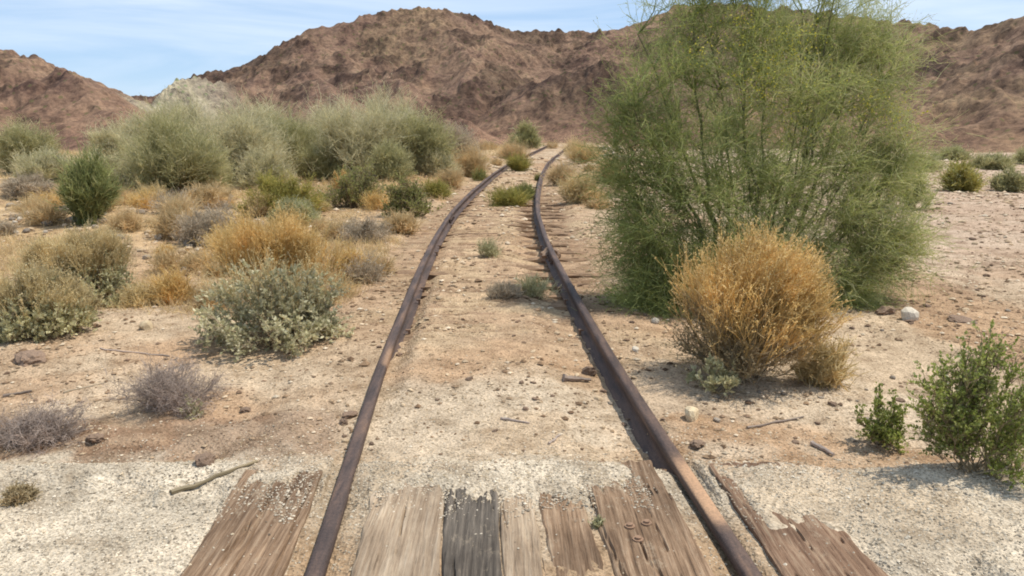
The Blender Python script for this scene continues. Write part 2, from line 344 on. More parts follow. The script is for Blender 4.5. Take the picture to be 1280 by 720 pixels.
def build_hills():
    th = np.linspace(R_(-47), R_(47), 1500); r = np.concatenate([np.arange(150, 560, 1.35), np.arange(560, 800, 8)])
    RR, TH = np.meshgrid(r, th, indexing='ij'); X = RR*np.sin(TH); Y = RR*np.cos(TH)
    def pt(px, row, D):
        d = ray(px, row); t = D/math.hypot(d[0], d[1]); return (d[0]*t, d[1]*t, CAM_Z+d[2]*t)
    base = -5.6
    def ridge(pts, sl, curve=0.0):
        P = np.array(pts); best = np.full(X.shape, -99.); dmin = np.full(X.shape, 1e9)
        for a, b in zip(P[:-1], P[1:]):
            ab = b[:2]-a[:2]; L2 = (ab**2).sum()
            t = np.clip(((X-a[0])*ab[0]+(Y-a[1])*ab[1])/L2, 0, 1)
            dd = np.hypot(X-a[0]-ab[0]*t, Y-a[1]-ab[1]*t); hz = a[2]+(b[2]-a[2])*t-base
            run = hz/sl; q = np.clip(1-dd/np.maximum(run, 1)/1.25, 0, 1)
            z = base+hz*(q**1.25)
            best = np.maximum(best, z)
        return best
    leftD = 340
    mainp = [pt(px, rw, 430+40*math.sin((px-300)/260.) - (75*sst(850, 1200, px))) for px, rw in SIL if px >= 193]
    leftp = [pt(px, rw, leftD) for px, rw in SIL if px <= 193]
    mainp = [pt(150, 150, 420)]+mainp
    Z = np.maximum(ridge(mainp, .50), ridge(leftp, .46))
    for pts, sl in (([pt(640, 118, 330), pt(662, 98, 320), pt(700, 89, 310), pt(760, 90, 305), pt(800, 100, 300), pt(850, 118, 290)], .62),
                    ([pt(430, 60, 390), pt(470, 95, 350), (pt(530, 130, 300)), pt(580, 150, 270)], .55),
                    ([pt(330, 90, 400), pt(395, 105, 350), pt(430, 130, 300)], .55),
                    ([pt(300, 104, 345), pt(262, 96, 332), pt(225, 100, 325), pt(205, 112, 320), pt(196, 126, 315)], 1.2),
                    ([pt(560, 45, 420), pt(590, 70, 370), pt(575, 100, 330)], .6),
                    ([pt(1130, 60, 330), pt(1110, 110, 270), pt(1150, 150, 235), pt(1180, 172, 215)], .55),
                    ([pt(1260, 40, 330), pt(1235, 90, 270), pt(1260, 130, 235)], .5),
                    ([pt(940, 30, 380), pt(960, 90, 320), pt(930, 150, 260)], .5),
                    ([pt(60, 90, 300), pt(110, 120, 270), pt(150, 150, 240)], .5)):
        Z = np.maximum(Z, ridge(pts, sl))
    hgt = np.clip((Z-base)/14, 0, 1)
    Z = Z + hgt*((fbm(X, Y, 75, 2, 201, ridged=True)-.55)*11 + (fbm(X, Y, 26, 3, 203, ridged=True)-.55)*6 + (fbm(X, Y, 8, 3, 207)-.5)*3.4 + (fbm(X, Y, 2.8, 2, 209)-.5)*3.2*sst(.35, .6, fbm(X, Y, 14, 2, 210)))
    rock = fbm(X, Y, 22, 4, 301); rk = sst(.50, .58, rock+.25*(fbm(X, Y, 5, 2, 311)-.5))
    Z = Z + rk*hgt*(fbm(X, Y, 3.2, 2, 303, .7)**2)*2.4
    # match the skyline heights by scaling each azimuth smoothly
    el = (Z-CAM_Z)/np.hypot(X, Y); mxe = el.max(0)
    ta = np.array([azr(px) for px in SIL[:, 0]]); te = []
    for px, rw in SIL: d = ray(px, rw); te.append(d[2]/math.hypot(d[0], d[1]))
    tgt = np.interp(th, ta, te); kf = (tgt+.012)/(mxe+.012)
    ks = np.ones(31)/31; kf = np.convolve(np.pad(kf, 15, 'edge'), ks, 'valid'); kf = np.clip(kf, .4, 1.8)
    lo = -.012*np.hypot(X, Y)+CAM_Z
    Z = np.where(Z > lo, lo+(Z-lo)*kf[None], Z)
    edge = np.minimum(sst(150, 185, RR), 1); Z = np.minimum(Z, base-1.2+edge*200)
    Z = np.where(RR > 560, np.maximum(Z*1.0, -8), Z)
    V = np.stack([X.ravel(), Y.ravel(), Z.ravel()], 1)
    n, m = len(r), len(th); i = np.arange(n-1)[:, None]*m; j = np.arange(m-1)[None]
    F = np.stack([i+j, i+j+1, i+m+j+1, i+m+j], -1).reshape(-1, 4)
    one = np.ones((len(V), 3)); h = ((Z-base)/60).ravel()[:, None]
    c = one*np.array([.90, .84, .80])
    low = 1-sst(.02, .30, h); c = c*(1-low)+low*np.array([.98, .86, .80])
    c = c*(1-.42*(rk*hgt).ravel()[:, None]*np.array([1, .98, .95]))
    ol = sst(.5, .7, fbm(X, Y, 60, 3, 305)).ravel()[:, None]; c = c*(1-ol)+ol*c*np.array([1.03, 1.08, 1.0])
    pale = (np.exp(-((X+121)/17)**4-((Y-298)/22)**4)).ravel()[:, None]; c = c*(1-pale)+pale*np.array([1.55, 1.95, 1.95])
    o = mesh_obj('hills', V, F, hillmat(), cols=c, smooth=False)
    tag(o, 'barren brown rocky mountains across the horizon', kind='structure')
build_hills()

# ------------------------------------------------------------------ rails
def railmat():
    m, t, bs, out = newmat('rusty_rail_steel'); a = t.nodes.new('ShaderNodeAttribute'); a.attribute_name = 'rust'
    v = mapping(t, (1, .12, 1)); v2 = mapping(t, (1, 1, 1)); n = noise(t, 14, 6, .7, v); n2 = noise(t, 90, 4, .7, v2)
    r = ramp(t, [(.036, .027, .025), (.070, .049, .043), (.115, .076, .060), (.20, .12, .075)], [.3, .45, .58, .75]); t.links.new(n.outputs[0], r.inputs[0])
    c = mixc(t, a.outputs['Fac'], r.outputs[0], (.44, .27, .16))
    r2 = ramp(t, [(.75, .75, .75), (1.25, 1.2, 1.15)], [.35, .65]); t.links.new(n2.outputs[0], r2.inputs[0]); c = mixc(t, 1.0, c, r2.outputs[0], 'MULTIPLY')
    t.links.new(c, bs.inputs['Base Color']); bs.inputs['Metallic'].default_value = .0; bs.inputs['Roughness'].default_value = .74; bs.inputs['Specular IOR Level'].default_value = .3
    bump(t, n2.outputs[0], .7, .004, bs); return m
RAILM = railmat()
def rail_pt(y, side):
    s = slope(y); L_ = np.sqrt(1+s*s); x = cen(y)+side*HG/L_; yy = y-side*HG*s/L_
    return x, yy, s, L_
PROF = np.array([(-.066, .0), (-.066, .011), (-.02, .024), (-.009, .036), (-.009, .098), (-.029, .106), (-.0325, .112), (-.0325, .138), (-.026, .148), (-.012, .151),
                 (.012, .151), (.026, .148), (.0325, .138), (.0325, .112), (.029, .106), (.009, .098), (.009, .036), (.02, .024), (.066, .011), (.066, .0)])
def build_rail(side, y0, y1, label):
    y = np.concatenate([np.arange(y0, 12, .06), np.arange(12, y1, .25)]); x, yy, s, L_ = rail_pt(y, side)
    nx = 1/L_; ny = -s/L_
    wob = .006*(vn(y/1.7, y*0, 5+side)-.5)
    zt = .008*(vn(y/2.6, y*0, 9+side)-.5)
    K = len(PROF); pr = PROF[None].repeat(len(y), 0).copy()
    pr[:, :, 0] += .0015*(vn(y[:, None]*9+np.arange(K), y[:, None]*0+np.arange(K), 3)-.5)
    V = np.stack([x[:, None]+(pr[:, :, 0]+wob[:, None])*nx[:, None], yy[:, None]+(pr[:, :, 0])*ny[:, None], pr[:, :, 1]+zt[:, None]], -1)
    i = np.arange(len(y)-1)[:, None]*K; j = np.arange(K)[None]; j2 = (j+1) % K
    F = np.stack([i+j, i+j2, i+K+j2, i+K+j], -1).reshape(-1, 4)[:, ::-1]
    caps = np.stack([np.arange(K), np.arange(K)[::-1]+(len(y)-1)*K])
    rust = np.zeros((len(y), K))
    if side > 0: rust = (sst(2.72, 2.86, y)*(1-sst(3.25, 3.5, y)))[:, None]*np.where((PROF[:, 1] > .14), .85, .1)[None]
    else: rust = (sst(4.9, 5.0, y)*(1-sst(5.2, 5.5, y)))[:, None]*np.where((PROF[:, 0] > 0.0), .5, .0)[None]
    o = mesh_obj('rail', V.reshape(-1, 3), [F, caps], RAILM, attrs={'rust': rust.ravel()}, smooth=True)
    tag(o, label, 'rail'); return o
rl = build_rail(-1, -3, 62, 'left one of the two rusty rails, buried nearly to its head in dirt')
rr = build_rail(1, -3, 78, 'right one of the two rusty rails, with a tan worn patch near the planks')
def box(cx, cy, cz, sx, sy, sz, ang=0):
    v = np.array([(a*sx, b*sy, c*sz) for a in (-1, 1) for b in (-1, 1) for c in (-1, 1)])/2
    ca, sa = math.cos(ang), math.sin(ang); x = v[:, 0]*ca-v[:, 1]*sa; y = v[:, 0]*sa+v[:, 1]*ca
    return np.stack([x+cx, y+cy, v[:, 2]+cz], 1), np.array([(0, 1, 3, 2), (4, 6, 7, 5), (0, 4, 5, 1), (2, 3, 7, 6), (0, 2, 6, 4), (1, 5, 7, 3)])
def joint(side, yc, face, parent):
    x, yy, s, L_ = rail_pt(np.array([yc]), side); x = float(x[0]); yy = float(yy[0]); s = float(s[0]); ang = -math.atan(s)
    Vs = []; Fs = []; n = 0
    parts = [box(x+face*.024, yy, .068, .022, .62, .062, ang), box(x+face*.036, yy, .042, .02, .60, .012, ang)]
    for k in (-.22, -.08, .08, .22): parts.append(box(x+face*.044+k*s, yy+k, .068, .028, .03, .03, ang+.3))
    for V, F in parts: Vs.append(V); Fs.append(F+n); n += len(V)
    mesh_obj('joint_bar', np.concatenate(Vs), np.concatenate(Fs), RAILM, parent, attrs={'rust': np.zeros(n)})
joint(-1, 5.75, -1, rl); joint(1, 9.6, -1, rr); joint(-1, 13.6, -1, rl); joint(-1, 13.6, 1, rl)
def spikes(side, parent):
    for k in (0, 2, 3, 7, 8, 12):
        yc = 6.15+k*.56; x, yy, s, L_ = rail_pt(np.array([yc]), side); x = float(x[0]); yy = float(yy[0])
        for f in (-1, 1):
            V1, F1 = box(x+f*.074, yy+.03*f, .028, .018, .018, .045, .2); V2, F2 = box(x+f*.066, yy+.03*f, .053, .038, .03, .012, .2)
            mesh_obj('spike', np.concatenate([V1, V2]), np.concatenate([F1, F2+8]), RAILM, parent, attrs={'rust': np.full(16, .3)})
spikes(-1, rl); spikes(1, rr)

# ------------------------------------------------------------------ wood
def woodmat(key, cols, scl=1.0):
    m, t, bs, out = newmat(key)
    v = mapping(t, (46*scl, 1.7*scl, 8)); n = noise(t, 1.5, 7, .7, v, .15); n2 = noise(t, 2.6, 5, .65, mapping(t, (1, .6, 1)))
    r = ramp(t, cols, [.28, .42, .55, .70]); t.links.new(n.outputs[0], r.inputs[0])
    r2 = ramp(t, [(.65, .62, .6), (1.25, 1.22, 1.18)], [.35, .65]); t.links.new(n2.outputs[0], r2.inputs[0])
    c = mixc(t, 1.0, r.outputs[0], r2.outputs[0], 'MULTIPLY')
    n3 = noise(t, 11, 8, .8, mapping(t, (1, .5, 1))); r3 = ramp(t, [(0, 0, 0), (.75, .75, .75)], [.55, .70]); t.links.new(n3.outputs[0], r3.inputs[0])
    c = mixc(t, r3.outputs[0], c, (.40, .315, .22))
    t.links.new(c, bs.inputs['Base Color']); bs.inputs['Roughness'].default_value = .9; bs.inputs['Specular IOR Level'].default_value = .15
    bump(t, n.outputs[0], .9, .008, bs); return m
W_BR = woodmat('weathered_brown_timber', [(.055, .036, .024), (.15, .096, .060), (.24, .162, .105), (.35, .265, .185)])
W_GR = woodmat('sun_bleached_timber', [(.14, .10, .068), (.27, .20, .138), (.36, .28, .20), (.44, .36, .275)])
W_DK = woodmat('charred_dark_timber', [(.04, .035, .03), (.085, .072, .06), (.135, .115, .095), (.23, .19, .15)])
W_DR = woodmat('dark_red_brown_timber', [(.065, .038, .026), (.15, .09, .058), (.23, .15, .10), (.33, .25, .17)])
PY = 2.5; TS = float(slope(np.array([3.0]))[0]); TA = math.atan(TS)
def plank(d0, d1, ya, yb, mat, label, top=.135, seed=0, cup=.0, wedge=0.0, skew=0.0):
    """a timber parallel to the rails, from d0 to d1 across and ya..yb along"""
    wd = d1-d0; nu = max(8, int(wd/.006)); nv = int((yb-ya)/.012)
    u = np.linspace(0, 1, nu); vv = np.linspace(0, 1, nv); U, Vv = np.meshgrid(u, vv, indexing='ij')
    jag = .02*(fbm(U*wd+seed, U*0, .03, 3, seed)-.5)*2
    Yl = ya+(yb+jag-ya)*Vv; e0 = .012*(fbm(Yl, Yl*0, .25, 4, seed+5)-.5)*2; e1 = .012*(fbm(Yl, Yl*0, .25, 4, seed+6)-.5)*2
    X = d0+e0+(wd-e0+e1)*U - wedge*Vv*U + skew*Vv
    gr = fbm(X*1.0+seed+.002*np.sin(Yl*3+seed), Yl*.09, .012, 3, seed+10, .6)
    crk = sst(.86, .95, fbm(X+seed, Yl*.05, .045, 2, seed+20, .5, True))
    Z = top + (gr-.5)*.007 - crk*.014 - .012*sst(.93, 1, abs(2*U-1))*fbm(X, Yl, .1, 3, seed+2)*1.2 - cup*(2*U-1)**2 + .008*(fbm(X, Yl, .5, 2, seed+3)-.5)
    Z = Z - .007*sst(.6, .8, fbm(X, Yl*.4, .12, 3, seed+33))
    x0 = float(cen(np.array([PY]))[0])
    def world(X, Y_, Z): return np.stack([x0+TS*(Y_-PY)+X*math.cos(TA), Y_-X*math.sin(TA), Z], -1)
    T = world(X, Yl, Z).reshape(-1, 3)
    i = np.arange(nu-1)[:, None]*nv; j = np.arange(nv-1)[None]
    F = np.stack([i+j, i+nv+j, i+nv+j+1, i+j+1], -1).reshape(-1, 4)
    ring = np.concatenate([np.arange(nv), np.arange(1, nu)*nv+nv-1, (nu-1)*nv+np.arange(nv-2, -1, -1), np.arange(nu-2, 0, -1)*nv])
    B = T[ring].copy(); B[:, 2] = top-.12; k = len(ring); o_ = len(T); a = np.arange(k); b = (a+1) % k
    S = np.stack([ring[a], ring[b], o_+b, o_+a], 1)[:, ::-1][:, ::-1]
    ob = mesh_obj('plank', np.concatenate([T, B])-np.array([x0, PY, 0]), [F, S], mat, smooth=False)
    ob.location = (x0, PY, 0); tag(ob, label, 'plank'); return ob
plank(-1.215, -.865, -.8, 3.42, W_BR, 'wide brown timber outside the left rail, partly under gravel', seed=1, top=.137)
plank(-.625, -.322, -.8, 3.40, W_GR, 'sun bleached tan plank beside the inner side of the left rail', seed=2, top=.138)
plank(-.316, -.10, -.8, 3.29, W_DK, 'dark charred grey plank in the middle of the crossing', seed=3, top=.139)
plank(-.095, .09, -.8, 3.40, W_GR, 'split light plank with an earth filled crack beside the dark plank', seed=4, top=.134, wedge=.05)
plank(.097, .28, -.8, 3.40, W_BR, 'narrow cracked plank between the split light plank and the wide plank', seed=5, top=.135, skew=-.03)
WIDE = plank(.285, .625, -.8, 3.40, W_BR, 'wide worn brown plank beside the inner side of the right rail', seed=6, top=.142)
plank(.865, 1.215, -.8, 3.36, W_DR, 'dark reddish timber outside the right rail, mostly under gravel', seed=7, top=.137)

def bolt(pl, d, y):
    a = np.arange(12)*math.pi/6; V = []; z = .142
    for r, zz in ((.021, z-.004), (.021, z+.003), (.012, z+.003), (.012, z+.011), (.0, z+.012)):
        V.append(np.stack([d*math.cos(TA)+TS*(y-PY)+r*np.cos(a), (y-PY)-d*math.sin(TA)+r*np.sin(a), np.full(12, zz)], 1))
    i = np.arange(4)[:, None]*12; j = np.arange(12)[None]; F = np.stack([i+j, i+(j+1) % 12, i+12+(j+1) % 12, i+12+j], -1).reshape(-1, 4)
    mesh_obj('bolt', np.concatenate(V), F, RAILM, pl, attrs={'rust': np.full(60, .45)})
for d_, y_ in ((.40, 2.80), (.47, 2.82), (.41, 2.70)): bolt(WIDE, d_, y_)
def stick_mesh(name, P, R, mat, seed, sides=6):
    rng = np.random.default_rng(seed); V, F = tubes(P[None], (R*(1+.15*rng.normal(size=len(R))))[None], sides)
    c0 = V[:sides].mean(0); K = len(P); V = V+rng.normal(size=V.shape)*R.mean()*.08
    caps = np.stack([np.arange(sides), (K-1)*sides+np.arange(sides)[::-1]])
    return mesh_obj(name, V, [F, caps], mat, attrs={'rnd': np.full(len(V), rng.random())})
def stick(pa, pb, r, label, mat, seed, name='stick', cat='stick', lift=.6):
    a = np.array(at(*pa)); b = np.array(at(*pb)); rng = np.random.default_rng(seed); K = 9; t = np.linspace(0, 1, K)
    xy = a+(b-a)*t[:, None]; ln = np.linalg.norm(b-a); xy[1:-1] += rng.normal(size=(K-2, 2))*ln*.012
    z = tz(xy[:, 0], xy[:, 1]); z = .5*z+.5*(z[0]+(z[-1]-z[0])*t)+r*lift
    o = stick_mesh(name, np.column_stack([xy, z]), r*(1-.45*t), mat, seed); tag(o, label, cat); return o
# ties
def tie(y, k):
    x, _, s, L_ = rail_pt(np.array([y]), 0); x = float(x[0]); s = float(s[0]); rng = np.random.default_rng(700+k)
    nu, nv = 60, 10; u = np.linspace(-1.22, 1.22, nu)+0; v = np.linspace(-.105, .105, nv); U, V = np.meshgrid(u, v, indexing='ij')
    gb = float(fbm(np.array([0.]), np.array([y]), .3, 2, 88)[0])
    ground_in = float(tz(np.array([x]), np.array([y]))[0])
    Z = ground_in+.012+rng.uniform(-.018, .012) + .012*(fbm(V*1.0+k, U*.06, .012, 3, 40)-.5)*2-.03*sst(.55, .75, fbm(U, V*3+k, .25, 3, 41))-.01*sst(.7, 1, abs(V)/.105)
    Z = np.minimum(Z, .024)-rng.uniform(0.0, .022)+.05*(fbm(U+k*3.7, V*0, .35, 2, 77)-.62)
    T = np.stack([U, V, Z], -1).reshape(-1, 3); i = np.arange(nu-1)[:, None]*nv; j = np.arange(nv-1)[None]
    F = np.stack([i+j, i+nv+j, i+nv+j+1, i+j+1], -1).reshape(-1, 4)
    ring = np.concatenate([np.arange(nv), np.arange(1, nu)*nv+nv-1, (nu-1)*nv+np.arange(nv-2, -1, -1), np.arange(nu-2, 0, -1)*nv])
    B = T[ring].copy(); B[:, 2] = -.16; a = np.arange(len(ring)); b = (a+1) % len(ring)
    S = np.stack([ring[a], ring[b], len(T)+b, len(T)+a], 1)
    o = mesh_obj('railroad_tie', np.concatenate([T, B]), [F, S], W_TIE); o.location = (x+rng.uniform(.0, .14), y, 0); o.rotation_euler = (0, 0, -math.atan(s)+rng.uniform(-.07, .07))
    tag(o, 'rotten wooden tie buried in the dirt under the rails beyond the crossing', 'railroad tie', 'buried wooden ties under the rails')
W_TIE = woodmat('rotten_tie_timber', [(.07, .045, .035), (.17, .11, .07), (.28, .185, .115), (.38, .28, .19)])
# tie grain runs across the track
for n_ in W_TIE.node_tree.nodes:
    if n_.type == 'MAPPING' and n_.inputs['Scale'].default_value[0] > 20: n_.inputs['Scale'].default_value = (1.1, 26, 8)
for k in range(28): tie(6.1+k*.56+.05*math.sin(k*3.1), k)

# ------------------------------------------------------------------ stones
def stonemat(key, cols):
    m, t, bs, out = newmat(key); n = noise(t, 14, 6, .7, mapping(t, (1, 1, 1))); r = ramp(t, cols, [.35, .65]); t.links.new(n.outputs[0], r.inputs[0])
    oi = t.nodes.new('ShaderNodeObjectInfo'); r2 = ramp(t, [(.7, .68, .66), (1.2, 1.18, 1.15)]); t.links.new(oi.outputs['Random'], r2.inputs[0])
    t.links.new(mixc(t, 1.0, r.outputs[0], r2.outputs[0], 'MULTIPLY'), bs.inputs['Base Color']); bs.inputs['Roughness'].default_value = .9
    bump(t, n.outputs[0], .6, .01, bs); return m
S_TAN = stonemat('tan_stone', [(.40, .29, .18), (.58, .45, .30)]); S_WH = stonemat('white_stone', [(.40, .35, .28), (.58, .52, .43)])
S_BR = stonemat('brown_stone', [(.15, .10, .07), (.27, .18, .12)]); S_GY = stonemat('grey_stone', [(.22, .18, .14), (.34, .285, .225)])
S_CR = stonemat('cream_stone', [(.60, .46, .28), (.78, .64, .43)])
import bmesh
_stm = []
def stone_mesh(seed, mat):
    rng = random.Random(seed); bm = bmesh.new(); bmesh.ops.create_icosphere(bm, subdivisions=3 if 'brown' in mat.name else 2, radius=.5)
    pl = [Vector((rng.gauss(0, 1), rng.gauss(0, 1), rng.gauss(0, 1))).normalized() for _ in range(9)]; of = [rng.uniform(.30, .44) for _ in pl]
    for v in bm.verts:
        for p_, o_ in zip(pl, of):
            dd = v.co.dot(p_)-o_
            if dd > 0: v.co -= p_*dd*.92
        v.co *= 1+rng.uniform(-.06, .06)*(2.6 if 'brown' in mat.name else 1)
    me = bpy.data.meshes.new('stone'); bm.to_mesh(me); bm.free(); me.materials.append(mat); return me
_mesh = {}
def stone(px, row, wpx, hpx, mat, label, name='stone', cat='stone', group=None, seed=0, world=None):
    if world is None:
        x, y = at(px, row); wd = wpx/FPX*y; hh = hpx/FPX*y*1.05
    else: x, y, wd, hh = world
    key = (mat.name, seed % 6)
    if key not in _mesh: _mesh[key] = stone_mesh(seed % 6+hash(mat.name) % 7*0, mat)
    o = bpy.data.objects.new(name, _mesh[key]); C.collection.objects.link(o); rng = random.Random(seed)
    o.scale = (wd*1.15, wd*rng.uniform(.8, 1.1), hh*1.15); o.rotation_euler = (rng.uniform(-.2, .2), rng.uniform(-.2, .2), rng.uniform(0, 6))
    o.location = (x, y+wd*.4, tzf(x, y+wd*.4)+hh*.22); tag(o, label, cat, group); return o
stone(866, 526, 28, 24, S_CR, 'rounded cream stone on the gravel between the right rail and the dry golden bush', 'boulder', seed=1)
stone(180, 413, 17, 13, S_CR, 'small cream stone between the two silver leaved bushes on the left', 'boulder', seed=2)
stone(1141, 402, 25, 21, S_WH, 'white stone on the sand just right of the big green tree', 'boulder', seed=3)
stone(1112, 394, 28, 12, S_BR, 'flat brownish stone lying left of the white stone by the big tree', 'boulder', seed=4)
stone(1208, 404, 30, 6, S_BR, 'flat dark stone on the sand right of the white stone', 'boulder', seed=5)
stone(252, 582, 28, 14, S_BR, 'dark brown clod lying in the dirt above the long stick on the left', 'clod', 'clod', seed=6)
stone(228, 342, 14, 10, S_WH, 'white pebble on the rubble slope behind the left bushes, lowest of its scatter', 'boulder', seed=7)
stone(872, 562, 26, 10, S_BR, 'brown clod touching the outer side of the right rail', 'clod', 'clod', seed=8)
stone(115, 556, 26, 9, S_BR, 'dark lump of dirt at the right tip of the dry pinkish bush', 'clod', 'clod', seed=9)
stone(688, 330, 26, 20, S_BR, 'brown lump against the inner side of the right rail', 'clod', 'clod', seed=10)
stone(738, 470, 18, 16, S_BR, 'dark wood lump next to the inner side of the right rail', 'clod', 'clod', seed=11)
stone(820, 405, 12, 9, S_WH, 'small white stone under the left skirt of the big green tree', 'boulder', seed=12)
stone(795, 440, 13, 8, S_WH, 'small pale stone between the right rail and the big tree', 'boulder', seed=13)
stone(26, 458, 46, 13, S_BR, 'dark weathered lump of earth at the left edge below the front bush', 'clod', 'clod', seed=14)
for k, (px, row, w_, h_, lb) in enumerate([(436, 524, 20, 10, 'upper'), (428, 532, 14, 7, 'lower'), (305, 516, 16, 7, 'leftmost')]):
    stone(px, row, w_, h_, S_BR, lb+' dark clod in the brown dirt between the leafless bush and the left rail', 'clod', 'clod', seed=31+k)
# pale rubble on the left slope and under the far bushes
rg = random.Random(5); G1 = 'pale rubble stones on the left slope'
for k in range(120):
    px = rg.gauss(225, 24) if k < 50 else rg.gauss(60, 45); row = rg.gauss(318, 16) if k < 50 else rg.gauss(276, 12)
    if px < 5: px = rg.uniform(5, 170)
    s_ = rg.uniform(5, 15); stone(px, row, s_, s_*.6, rg.choice([S_WH, S_TAN, S_GY, S_TAN]), 'pale broken stone in the loose rubble on the left slope', group=G1, seed=100+k)
for k in range(30):
    px = rg.uniform(350, 412); row = rg.uniform(196, 212); s_ = rg.uniform(5, 11)
    stone(px, row, s_, s_*.7, S_WH, 'white rock in the bright pile behind the green bushes left of the track', 'rock', 'rock', 'white rocks in the bright pile', seed=200+k)
for k in range(26):
    px = rg.uniform(735, 775); row = rg.uniform(184, 200); s_ = rg.uniform(3, 8)
    stone(px, row, s_, s_*.6, S_WH, 'pale rock on the bank beyond the yellow grass right of the track', 'rock', 'rock', 'pale rocks on the right bank', seed=240+k)
for k in range(110):
    px = rg.uniform(740, 1275); row = rg.uniform(255, 560)
    if 760 < px < 1060 and row < 490: continue
    s_ = rg.uniform(3, 8)*(.6+row/500); stone(px, row, s_, s_*.45, rg.choice([S_GY, S_TAN, S_BR, S_BR]), 'small stone scattered on the open sand right of the track', group='small stones right of the track', seed=300+k)
for k in range(60):
    px = rg.uniform(430, 840); row = rg.uniform(330, 560); s_ = rg.uniform(3, 7)*(.5+row/500)
    stone(px, row, s_, s_*.5, rg.choice([S_TAN, S_BR, S_TAN]), 'small stone in the dirt between or beside the rails', group='small stones along the rails', seed=500+k)

# ------------------------------------------------------------------ sticks
SW = BARKG
stick((214, 618), (322, 578), .011, 'long thin weathered stick lying on the gravel left of the timber', SW, 1)
stick((934, 536), (1004, 522), .009, 'thin dark stick on the pale sand right of the cream stone', DEADP, 2)
stick((704, 476), (738, 478), .022, 'short thick piece of driftwood beside the inner side of the right rail', DEADP, 3, 'wood_chunk', 'wood chunk', .8)
stick((626, 524), (662, 530), .009, 'short brown stick in the dirt in the middle of the track', DEADP, 4)
stick((1015, 556), (1042, 571), .014, 'reddish splinter of timber on the gravel left of the small green bush', DEADP, 5, 'wood_splinter', 'wood splinter', .9)
stick((80, 492), (130, 480), .007, 'bleached stick above the dry pinkish bush, upper of the two there', DEADG, 6)
stick((4, 497), (40, 490), .012, 'short stick at the left edge above the dry pinkish bush', DEADP, 7)
stick((125, 436), (212, 446), .007, 'long thin twig lying above the dead purple bush', DEADP, 8)
stick((686, 556), (700, 545), .008, 'tiny stick near the near end of the bare dirt between the rails', DEADP, 9)
stick((888, 585), (992, 708), .012, 'long splinter along the gap outside the right rail', W_DR, 10, 'wood_splinter', 'wood splinter', .9)

